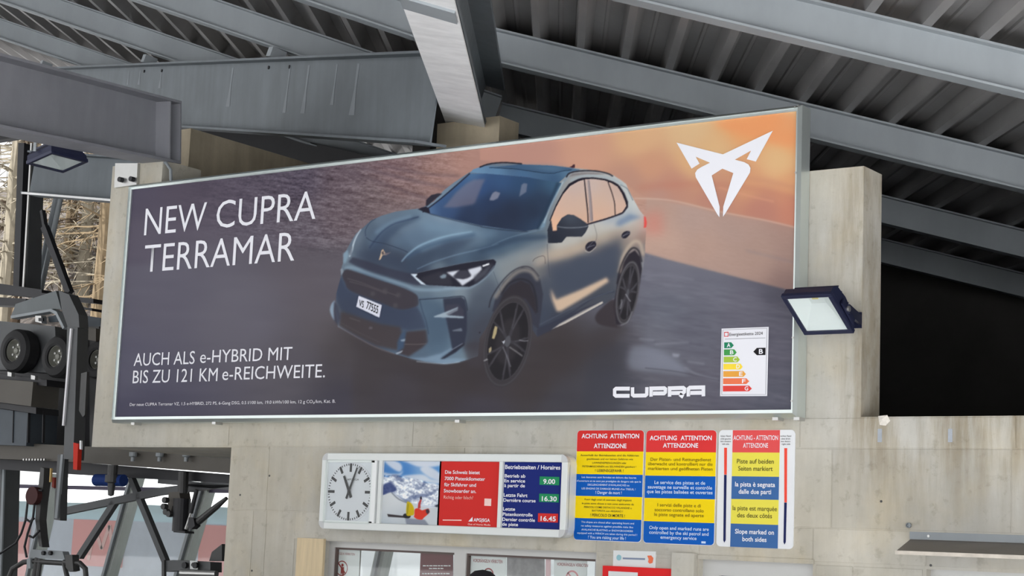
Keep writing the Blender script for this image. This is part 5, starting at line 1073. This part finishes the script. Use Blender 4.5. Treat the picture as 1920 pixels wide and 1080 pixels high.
# ticket room and loft
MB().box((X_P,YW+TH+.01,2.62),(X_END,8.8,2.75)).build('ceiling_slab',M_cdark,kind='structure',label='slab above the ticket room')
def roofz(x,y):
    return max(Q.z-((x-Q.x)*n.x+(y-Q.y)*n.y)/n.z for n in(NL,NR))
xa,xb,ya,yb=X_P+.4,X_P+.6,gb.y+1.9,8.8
MB().hexa([(xa,ya,2.75),(xb,ya,2.75),(xb,yb,2.75),(xa,yb,2.75)]+[(x,y,roofz(x,y)-.16) for x,y in((xa,ya),(xb,ya),(xb,yb),(xa,yb))]).build('wall_light_stop',M_cdark,kind='structure')  # partition added to keep light out of the loft
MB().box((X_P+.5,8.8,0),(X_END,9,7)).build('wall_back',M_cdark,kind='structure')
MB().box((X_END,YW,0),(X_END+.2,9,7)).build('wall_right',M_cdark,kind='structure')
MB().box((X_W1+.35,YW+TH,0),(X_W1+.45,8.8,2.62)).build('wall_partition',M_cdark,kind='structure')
# ------------------------------------------------------------------ glazed facade at the back left
YF=6.0
fc=empty('window_3',(-16,YF,0),None,None,None,'structure')
M_mul=mat('grey green mullion',rgb(170,176,172),.5,.2,.1)
M_prp=mat('dark violet transom',rgb(58,46,78),.5,0,.05)
def mull(p,q,wd,ext=0):
    a=at(*p,YF);b=at(*q,YF); d=(b-a).normalized(); b=a+d*((.0-a.z)/d.z); 
    MB().bar(a,b,wd,.16,up=YV).build('mullion',M_mul,fc)
    MB().bar(a-YV*.10,b-YV*.10,wd*.28,.05,up=YV).build('mullion_rib',M_galv,fc)
for p,q in(((258,890),(205,1080)),((397,890),(350,1050)),((105,890),(62,1080)),((728,1000),(712,1075)),((640,1000),(618,1080)),((520,950),(490,1080))): mull(p,q,.14)
for py in(911,):
    a=at(-40,903,YF);b=at(520,931,YF); MB().bar(Vector((a.x,YF,(a.z+b.z)/2)),Vector((b.x+8,YF,(a.z+b.z)/2)),.06,.05).build('transom',M_prp,fc)
ztop=at(200,868,YF).z
MB().box((-27,YF-.1,ztop),(X_P-.2,YF+.1,ztop+.5)).build('head_rail',M_dark,fc)
MB().box((-27,YF-.0,.0),(X_P-.2,YF+.008,ztop)).build('pane',M_glass,fc)
# rear cladding closing the hall above the openings
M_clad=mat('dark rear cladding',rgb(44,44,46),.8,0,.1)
YC_=6.6
def clad(x0,x1,z0):
    MB().hexa([(x0,YC_,z0),(x1,YC_,z0),(x1,YC_+.15,z0),(x0,YC_+.15,z0)]+[(x,y,roofz(x,y)-.16) for x,y in((x0,YC_),(x1,YC_),(x1,YC_+.15),(x0,YC_+.15))]).build('wall_rear',M_clad,kind='structure')
_x=at(300,300,YC_).x
clad(-42,_x,at(0,262,YC_).z); clad(_x,X_P+.4,3.7)
# outside hoarding with red fields
YH=9.5
M_bg=mat('hazed blue grey hoarding',rgb(196,204,218),.7,0,.1,1.5); M_sal=flat('hazed red field',240,164,160,.7); M_teal=flat('teal strip',178,200,204,.7)  # board and red fields lightened: window haze put into their colours
ho=empty('banner_hoarding',tuple(at(200,1075,YH)),'blue-grey hoarding with haze-paled red fields outside behind the slanted mullions','hoarding')
def hb(x0,y0,x1,y1,Y,th,nm,m,z0=None):
    a,b,c,d=prect(x0,y0,x1,y1,Y); 
    return MB().box((a,Y,z0 if z0 is not None else b),(c,Y+th,d)).build(nm,m,ho)
hb(-60,975,445,1080,YH,.08,'board',M_bg,0.0)
hb(-60,944,445,975,YH+.3,.05,'teal_board',M_teal)
for x0,x1,y0 in((24,52,978),(135,230,975),(372,440,985)): hb(x0,y0,x1,1062 if x0==135 else 1080,YH-.03,.03,'red_field',M_sal,None if x0==135 else 0.0)
mb=MB(); 
for a,b in(((165,1050),(178,990)),((178,990),(190,1030)),((190,1030),(205,985)),((205,985),(212,1045))): stroke(mb,[a,b],.07,YH-.04,.01)
mb.build('pale_letter',flat('pale letter',236,190,184,.7),ho)
# distant snow slope and woods
def hill(x0,x1,Y,z0,zt_,name,m,dy,seed,label):
    r_=random.Random(seed); n=36; vs=[];fs=[]
    for i in range(n+1):
        x=x0+(x1-x0)*i/n; h=(zt_(x) if callable(zt_) else zt_)+r_.uniform(-.5,.5)+.8*math.sin(i*.5+seed)
        vs+=[(x,Y,z0),(x,Y+dy*.5,z0+(h-z0)*.55+r_.uniform(-.3,.3)),(x,Y+dy,h)]
    for i in range(n):
        for k in range(2): fs.append((i*3+k,i*3+3+k,i*3+4+k,i*3+1+k))
    return MB().add(vs,fs).build(name,m,kind='structure',label=label)
hill(-150,-20,40,-1,5.2,'snow_slope',M_snow,25,3,'white snow slope far outside')
_ha=at(25,385,44); _hb=at(215,300,44)
hill(-78,-22,30,at(100,850,30).z,lambda x:_ha.z+max(0,(x-_ha.x)/(_hb.x-_ha.x))*(_hb.z-_ha.z),'wooded_hillside',mat('winter wood',rgb(84,78,74),.95,0,.5,.5,0,stretch=(1.5,1,3)),14,5,'pale brown winter woodland on the slope')
def tree(px,Y,h,tone,seed,label,zb=2.0,top=None):
    r_=random.Random(seed); base=at(px,600,Y); base=Vector((base.x,Y,zb)); rt=empty('bare_larch',tuple(base),label,'tree','bare frosty trees behind the station')
    mb=MB(); mb.tube([base+Vector((r_.uniform(-.08,.08)*i*.3,0,h*i/8)) for i in range(9)],[.26*(1-i/9)+.03 for i in range(9)],8); mb.build('trunk',tone,rt)
    br=MB()
    for i in range(130):
        t=.12+.86*r_.random(); p=base+ZV*h*t; a=r_.uniform(0,2*math.pi); L=(1.25-t)*h*.22*r_.uniform(.5,1.2); d=Vector((math.cos(a),math.sin(a)*.7,r_.uniform(-.15,.25)))
        pts=[p]; 
        for k in range(1,5): pts.append(p+d*L*k/4+ZV*(-.06*k*k*.25+r_.uniform(-.06,.06)))
        br.tube(pts,[.05,.04,.03,.02,.012],4,cap=False)
        for k in range(7):
            q=pts[1+k%4]; dd=Vector((r_.uniform(-1,1),r_.uniform(-1,1),r_.uniform(-.9,.4))).normalized()*r_.uniform(.35,.95)
            br.tube([q,q+dd*.5+ZV*.02,q+dd],[.02,.015,.008],3,cap=False)
    br.build('branches',tone,rt,kind='stuff')
tans=[mat('frosty larch',rgb(118,102,78),.9,0,.2,3),mat('pale larch',rgb(136,128,112),.9,0,.15,3),mat('brown larch',rgb(88,74,60),.9,0,.2,3)]
for i,(px,Y,h,t,l) in enumerate(((183,31,18,0,'tan frosty tree with curling branches right beside the concrete column'),(150,34,20,1,'pale tree seen between the brace and the concrete column'),(118,36,21,0,'frosty tree behind the slanting brace'),(24,33,22,2,'brown tree at the left edge below the hanging floodlight'),(5,31,19,1,'pale tree at the very left edge'),(42,37,24,1,'distant pale tree just left of the dark steel column'),(205,36,20,2,'brown tree farthest right, partly behind the concrete column'))): tree(px,Y,h,tans[t],11+i,l,zb=at(px,690,Y).z)
MB().box((-60,10.5,-.1),(-22,30,8.0)).build('embankment',mat('grey embankment',rgb(150,148,142),.95,0,.3,.8),kind='structure',label='slope the trees stand on') if False else None
# ------------------------------------------------------------------ steel frame and machinery at left
_plate0=plate
def plate(pts,Y,th,name,m,parent=None,**k):
    """machinery plate whose outline includes the side face seen from the front"""
    if th>=.05:
        xs=[p[0] for p in pts]; x0,W=min(xs),max(xs)-min(xs); cy=sum(p[1] for p in pts)/len(pts); xm=(min(xs)+max(xs))/2
        s=proj(at(xm,cy,Y)+YV*th)[0]-xm
        if s>.45*W: th*=.45*W/s; s=.45*W
        pts=[(x0+(x-x0)*(W-s)/W,y) for x,y in pts]
    return _plate0(pts,Y,th,name,m,parent,**k)
M_mid=mat('dark grey painted steel',rgb(84,86,88),.5,.2,.15,2); M_box=mat('blue grey sheet metal',rgb(70,78,86),.5,.2,.15,2.5); M_brown=mat('brown grey beam',rgb(86,82,76),.55,.2,.1,2)
st=empty('steel_column',tuple(at(50,700,3.2)),'dark steel column with a thin light seam, left of the braces','column')
def seg(par,nm,p,q,Y,w,h,m,**k): return MB().bar(at(*p,Y),at(*q,Y if not isinstance(Y,tuple) else Y[1]),w,h,up=YV,**{}).build(nm,m,par,**k)
plate([(46,268),(84,274),(70,545),(25,545)],3.2,.2,'column_body',M_mid,st)
plate([(40,268),(58,268),(42,545),(24,545)],3.1,.1,'column_flange',M_black,st)
plate([(57,268),(59.5,268),(44,545),(41,545)],3.08,.02,'seam_edge',M_bolt,st,label='bright seam along the column')
bt=empty('steel_brace_tube',tuple(at(70,560,3.6)),'pale grey double tube leaning behind the dark column','brace')
for dx in(0,9): MB().tube([at(112+dx,338,3.6),at(62+dx,570,3.6)],.032,12).build('tube',M_galv,bt)
sb=empty('steel_strut',tuple(at(135,545,1.9)),'thin black strut running down to the conveyor bracket','strut')
MB().bar(at(80,395,1.9),at(86,432,1.9),.035,.05,up=YV).build('upper_bar',M_black,sb); MB().bar(at(84,425,1.9),at(131,550,1.9),.07,.06,up=YV).build('lower_bar',M_black,sb)
cvr=empty('tyre_conveyor',tuple(at(80,860,2.0)),'dark tyre conveyor frame with black rubber wheels at the left edge','machine')
def pl(q,Y,th,nm,m=M_mid,par=None,**k): return plate(q,Y,th,nm,m,par or cvr,**k)
pl([(-60,524),(0,531),(90,543),(90,549),(195,560),(195,568),(-60,545)],2.6,.15,'top_rail',M_black)
pl([(-60,554),(75,560),(75,574),(-60,570)],2.6,.2,'second_rail',M_black)
pl([(145,574),(195,578),(195,583),(145,577)],2.6,.2,'second_rail',M_black)
pl([(150,590),(195,596),(195,640),(160,640)],3.0,.05,'window_strip',M_box)
pl([(30,570),(75,556),(111,545),(122,580),(106,579),(20,594)],1.9,.05,'bracket_plate',mat('grey painted plate',rgb(98,104,106),.5,.2,.15,2),label='lighter grey tapered bracket plate')
pl([(20,592),(106,579),(118,584),(135,614),(131,617),(116,590),(104,584),(20,597)],1.86,.1,'bracket_edge',M_galv)
pl([(-60,596),(130,612),(135,700),(-60,690)],2.25,.2,'wheel_beam',M_mid)
pl([(160,612),(196,616),(196,640),(160,636)],2.2,.2,'wheel_beam',M_brown)
MB().prism([at(x,y,2.75) for x,y in((-90,604),(172,620),(168,850),(-90,850))],YV*.05).build('dark_backing',M_black,cvr)  # black backing added to close the bright gaps behind the wheels
def wheel(px,py,rp,hr,Y):
    c=at(px,py,Y); R_=at(px,py-rp,Y).z-c.z; h=hr/rp*R_; c=c+YV*.13
    t=MB().lathe(c+YV*.02,(0,-1,0),[(h,-.04),(h,.16),(R_*.62,.17),(R_*.9,.155),(R_,.12),(R_,.0),(R_*.9,-.04),(h,-.04)],40).build('rubber_tyre',M_rub,cvr,smooth=False)
    MB().lathe(c,(0,-1,0),[(0,.09),(h*.25,.10),(h*.3,.08),(h*.8,.06),(h*.95,.12),(h,.12),(h,.0)],32).build('hub',mat('grey hub',rgb(138,138,130),.5,.3,.15,9),t,label='grey dished hub')
    for i in range(5):
        a=i*2*math.pi/5; MB().cyl(c+Vector((math.cos(a)*h*.55,-.075,math.sin(a)*h*.55)),-YV*.02,.012,8).build('bolt',M_bolt,t)
wheel(25,657,40.5,21,2.05); wheel(103,668,39.5,20,2.05); wheel(180,674,36,18,2.2)
for x,y in((14,697),(58,703)): pl([(x,y),(x+14,y+2),(x+13,y+9),(x,y+8)],1.9,.1,'axle_clamp',M_bolt)
cl=[(66,592),(86,592),(88,606),(66,603)]
pl(cl,1.85,.1,'roller_clamp',M_bolt,label='shiny roller clamp'); pl([(72,596),(80,596),(80,602),(72,602)],1.83,.02,'clamp_bolt',M_black)
pl([(90,594),(122,586),(126,602),(92,604)],1.95,.03,'grey_cover',M_box)
pl([(-60,692),(130,712),(130,724),(-60,708)],2.0,.3,'side_beam',M_black)
pl([(-60,706),(112,716),(106,762),(-60,746)],1.95,.35,'box_beam',M_brown,label='brown grey box beam')
pl([(-60,748),(110,764),(110,776),(-60,756)],2.0,.3,'under_rail',M_black)
pl([(-60,758),(108,774),(104,836),(-60,832)],2.1,.4,'equipment_box',M_box,label='blue grey sheet metal box')
for x in(24,52,80): pl([(x,770),(x+1,770),(x-.5,830),(x-1.5,830)],2.09,.03,'box_seam',M_black)
pl([(-60,826),(200,838),(475,861),(475,888),(150,866),(-60,858)],2.2,.25,'cross_beam',M_brown)
pl([(-60,858),(180,868),(475,890),(475,906),(200,892),(-60,876)],2.35,.3,'lower_rail',M_black)
pl([(168,612),(200,612),(200,850),(168,845)],2.5,.3,'rear_panel',M_dark)
for i in range(8): MB().cyl(at(48+i*5.5,862,2.18),-YV*.03,.011,8).build('bolt_head',M_bolt,cvr)
for x in(250,300,350): MB().lathe(at(x,848,2.15),(0,0,-1),[(0,0),(.04,0),(.04,.04),(.02,.05),(.02,.09),(0,.09)],12).build('bolt_head',M_galv,cvr)
ps=empty('conveyor_post',tuple(at(135,870,1.7)),'tall dark grey post of the conveyor with a bright strip light edge','post')
plate([(110,545),(138,552),(164,590),(166,614),(134,612),(118,580)],1.7,.12,'post_head',M_mid,ps)
plate([(131,612),(166,614),(157,770),(152,850),(150,862),(119,860),(125,770)],1.7,.14,'post_body',M_mid,ps)
plate([(131,616),(134,616),(119,798),(116,798)],1.68,.02,'bright_edge',M_white,ps,label='white edge strip')
plate([(152,700),(163,697),(159,778),(155,782),(148,770)],1.66,.03,'door_plate',M_dark,ps)
rb=empty('red_post_end',tuple(at(145,880,1.9)),'short bright red vertical bar under the conveyor','bar')
plate([(138,830),(154,832),(150,881),(137,880)],1.6,.05,'red_bar',flat('signal red',206,54,40),rb)
plate([(149,826),(152,826),(152,843),(149,842)],1.58,.02,'label_strip',M_white,rb)
# hanging grip and post under the beam
hg=empty('hanging_post',tuple(at(112,975,1.9)),'square grey post hanging from the beam beside the chair grip','post')
plate([(114,852),(129,852),(122,976),(101,974),(105,920)],1.9,.14,'post_body',M_mid,hg)
plate([(114,852),(118,852),(107,972),(102,972)],1.88,.03,'light_flange',M_galv,hg)
pc=empty('concrete_column',tuple(at(15,1080,2.6)),'grey round edged column at the lower left corner','column')
plate([(-40,872),(38,876),(22,1190),(-40,1190)],2.6,.4,'column_body',M_mid,pc); plate([(4,874),(8,874),(-2,1190),(-8,1190)],2.58,.02,'light_line',M_galv,pc)
ga_=empty('chair_grip_arm',tuple(at(85,1025,1.6)),'dark curved hanger arm dropping from the conveyor to the chair','machine')
plate([(84,876),(96,878),(94,905),(86,940),(80,975),(84,1000),(90,1026),(79,1024),(70,990),(66,975),(70,930),(78,905)],1.6,.09,'arm',M_dark,ga_)
plate([(95,878),(99,878),(96,904),(92,904)],1.58,.1,'yellow_strip',flat('ochre',196,168,110),ga_); plate([(99,895),(106,895),(104,915),(97,913)],1.6,.06,'red_block',flat('rust red',126,56,48),ga_)
MB().cyl(at(68,930,1.58),-YV*.06,.09,20).build('pulley',flat('dark maroon',74,44,44),ga_)
for q in([(80,920),(62,918),(55,925),(56,935),(72,922)],[(52,940),(48,975),(40,1000),(30,1018),(0,1038),(-20,1042)],[(66,935),(62,970),(52,1000),(46,1025),(50,1045)],[(48,973),(56,978),(64,972)],[(55,1005),(62,1008),(74,995)]): MB().tube([at(x,y,1.55) for x,y in q],.012,8).build('cable',M_black,ga_)
hh=empty('chair_hanger',tuple(at(110,1060,1.6)),'top of a chairlift chair with a grey clamp plate and bent tubes','machine')
plate([(60,1030),(128,1034),(134,1050),(56,1046)],1.6,.08,'clamp_plate',M_galv,hh)
for x in(84,97): MB().cyl(at(x,1037,1.6),-YV*.03,.022,6).build('bolt',M_black,hh)
for q in([(14,1090),(24,1066),(44,1054),(60,1052)],[(56,1052),(120,1056),(128,1090)],[(120,1054),(150,1056),(160,1066),(162,1090)],[(70,1046),(62,1090)],[(76,1048),(70,1090)]): MB().tube([at(x,y,1.6) for x,y in q],.026,10).build('bent_tube',M_dark,hh)
plate([(50,1048),(62,1046),(62,1066),(50,1066)],1.56,.1,'joint',M_galv,hh); plate([(122,1040),(146,1040),(150,1070),(136,1072),(124,1064)],1.56,.12,'joint',M_dark,hh)
bm_=empty('blue_motor',tuple(at(205,930,2.1)),'small blue cylinder clamped on a hanging bolt','motor')
MB().tube([at(180,900,2.1),at(232,901,2.1)],.06,16).build('blue_cylinder',flat('motor blue',36,60,120),bm_)
MB().lathe(at(212,872,2.05),(0,0,-1),[(0,0),(.05,0),(.05,.1),(.07,.1),(.07,.17),(.04,.18),(.03,.30),(.0,.31)],14).build('hanging_bolt',M_dark,bm_)
ds=empty('diagonal_braces',tuple(at(220,950,2.4)),'dark angle bars crossing under the conveyor','brace')
for p,q,w_ in(((116,960),(300,922),.075),((300,922),(440,905),.075),((216,942),(150,1044),.065),((246,895),(314,1060),.06),((440,915),(300,902),.05)): MB().bar(at(*p,2.4),at(*q,2.4),w_,.06,up=YV).build('angle_bar',M_mid,ds)
sw=empty('switch_unit',tuple(at(340,1000,2.2)),'grey control box with black cylinder hanging under the conveyor','machine')
plate([(318,923),(354,922),(358,937),(330,950),(324,962),(314,952)],2.2,.15,'box',M_brown,sw)
MB().tube([at(344,885,2.25),at(343,925,2.25)],.05,12).build('hanger',M_dark,sw)
MB().tube([at(342,935,2.2),at(339,996,2.2)],.085,18).build('black_cylinder',M_black,sw); plate([(325,994),(364,996),(364,1000),(325,998)],2.1,.2,'base_plate',M_black,sw)
for x,y in((314,938),(312,950),(316,960),(322,964)): MB().lathe(at(x,y,2.15),(0,-1,0),[(0,.0),(.03,.0),(.03,.05),(0,.05)],8).build('connector',M_dark,sw)
gs=empty('gas_strut',tuple(at(350,995,2.1)),'thin gas strut and black linkage beside the control box','strut')
MB().tube([at(369,918,2.1),at(358,962,2.1)],.022,10).build('strut_body',M_black,gs); MB().tube([at(358,962,2.1),at(348,992,2.1)],.012,8).build('strut_rod',M_bolt,gs)
plate([(355,970),(372,972),(376,986),(364,992),(352,990)],2.05,.08,'linkage',M_black,gs); MB().tube([at(372,978,2.1),at(406,950,2.1),at(425,934,2.1)],[.035,.03,.018],10).build('lever',M_dark,gs)
ep=empty('chair_beam',tuple(at(360,1075,1.8)),'dark grey beam of a chair carrying a small white number plate','machine')
plate([(304,1052),(330,1050),(416,1054),(416,1073),(335,1070),(304,1072)],1.8,.15,'beam',M_mid,ep); plate([(303,1052),(312,1050),(312,1098),(303,1098)],1.78,.1,'end_cheek',M_dark,ep)
plate([(356,1051),(370,1052),(370,1068),(356,1067)],1.77,.01,'number_plate',M_paper,ep); text('67',358,1062,368,1062,7,1.765,M_blk,ep,bold=.02)
MB().tube([at(340,1074,1.75),at(406,1076,1.75)],.03,12).build('bright_tube',M_bolt,ep); plate([(400,1035),(430,1020),(430,1052),(392,1052)],2.2,.1,'gusset',M_dark,ep)
for x in(349,369): MB().cyl(at(x,1060,1.78),-YV*.03,.03,12).build('bolt',M_black,ep)
ck_=empty('conduit_cable',tuple(at(300,300,.3)),'thin pale cable curving over the left concrete column','cable')
MB().tube([at(x,y,.15) for x,y in((120,268),(200,284),(260,296),(296,300),(312,306),(320,318),(321,345))],.014,8).build('cable',M_galv,ck_)
# ------------------------------------------------------------------ person in front of the ticket window
def skin_obj(name,pts,edges,rad,m,par,sub=1):
    me=bpy.data.meshes.new(name); o0=ORG[par.name]; me.from_pydata([Vector(p)-o0 for p in pts],edges,[]); o=link(name,me,m,par)
    md=o.modifiers.new('skin','SKIN'); 
    for i,v in enumerate(me.skin_vertices[0].data): v.radius=rad[i] if isinstance(rad[i],tuple) else (rad[i],rad[i]); v.use_root=(i==0)
    md.use_smooth_shade=True
    s=o.modifiers.new('sub','SUBSURF'); s.levels=sub; s.render_levels=sub; return o
YPn=-.75; top=at(902,1068,YPn); bx,by,ht=top.x,YPn,top.z
pe=empty('person',(bx,by,0),'person in a black beanie standing before the ticket window','person')
k=ht/1.80
def B(x,y,z): return (bx+x*k,by+y*k,z*k)
M_coat=mat('dark jacket',rgb(40,42,52),.8,0,.1); M_skin=mat('skin',rgb(206,160,134),.6,0,.04); M_beanie=mat('black knit',rgb(20,18,24),.9,0,.1,60,.4); M_trous=mat('dark trousers',rgb(34,34,40),.8,0,.1); M_boot=mat('boots',rgb(30,28,28),.6)
P_=[B(0,0,.95),B(0,0,1.10),B(0,0,1.28),B(0,.0,1.42),B(0,.0,1.50),B(0,.01,1.58),
 B(-.19,0,1.40),B(-.25,0,1.12),B(-.24,.08,.88),B(.19,0,1.40),B(.25,0,1.12),B(.24,.08,.88),
 B(-.10,0,.88),B(-.11,.02,.50),B(-.12,0,.09),B(.10,0,.88),B(.11,.02,.50),B(.12,0,.09),B(-.13,.14,.05),B(.13,.14,.05)]
E_=[(0,1),(1,2),(2,3),(3,4),(4,5),(3,6),(6,7),(7,8),(3,9),(9,10),(10,11),(0,12),(12,13),(13,14),(0,15),(15,16),(16,17),(14,18),(17,19)]
R0=[(.17,.12),(.15,.11),(.18,.12),(.15,.10),.06,.055,.065,.055,.038,.065,.055,.038,.095,.065,.05,.095,.065,.05,.045,.045]
skin_obj('body',P_,E_,R0,M_coat,pe,2)
hd=B(0,.02,1.675)
MB().lathe(Vector(hd)-ZV*.115*k,(0,0,1),[(0,0),(.045*k,.005*k),(.068*k,.04*k),(.076*k,.09*k),(.08*k,.13*k),(.074*k,.18*k),(.05*k,.215*k),(0,.225*k)],24).build('head',M_skin,pe,smooth=True)
fy=.078*k
for s in(-1,1):
    MB().lathe(Vector(hd)+Vector((s*.03*k,fy-.006,.0)),(0,1,0),[(0,.0),(.012,.0),(.009,.006),(0,.009)],10).build('eye',M_white,pe)
    MB().lathe(Vector(hd)+Vector((s*.078*k,0,-.01)),(s,0,0),[(0,0),(.022,.0),(.026,.012),(.0,.014)],10).build('ear',M_skin,pe)
MB().prism([Vector(hd)+Vector(v)*k for v in((-.012,.076,-.03),(.012,.076,-.03),(0,.078,.01))],Vector((0,.02,-.004))).build('nose',M_skin,pe)
MB().box(Vector(hd)+Vector((-.022,.068,-.062)),Vector(hd)+Vector((.022,.078,-.054))).build('mouth',flat('lips',170,96,90),pe)
MB().lathe(Vector(hd)+ZV*.02*k,(0,0,1),[(.088*k,-.03*k),(.097*k,-.03*k),(.10*k,.0),(.098*k,.03*k),(.085*k,.07*k),(.055*k,.095*k),(0,.105*k)],28).build('beanie',M_beanie,pe,smooth=True)
for s in(-1,1):
    w0=Vector(B(s*.24,.08,.88)); palm=[w0,w0+Vector((0,.005,-.04)),w0+Vector((0,.01,-.09))]
    pts=list(palm); ed=[(0,1),(1,2)]; rd=[.026,(.018,.036),(.016,.038)]
    for i,(dy,L) in enumerate(((-.028,.075),(-.009,.085),(.011,.078),(.029,.06))):
        b=len(pts); q=palm[2]+Vector((0,dy,0)); pts+=[q+Vector((0,0,-.01)),q+Vector((-s*.006,0,-L*.5)),q+Vector((-s*.018,0,-L))]; ed+=[(2,b),(b,b+1),(b+1,b+2)]; rd+=[.0095,.009,.0075]
    b=len(pts); pts+=[palm[1]+Vector((-s*.01,.038,-.02)),palm[1]+Vector((-s*.016,.05,-.055))]; ed+=[(1,b),(b,b+1)]; rd+=[.011,.009]
    skin_obj('hand',pts,ed,rd,M_skin,pe,1)
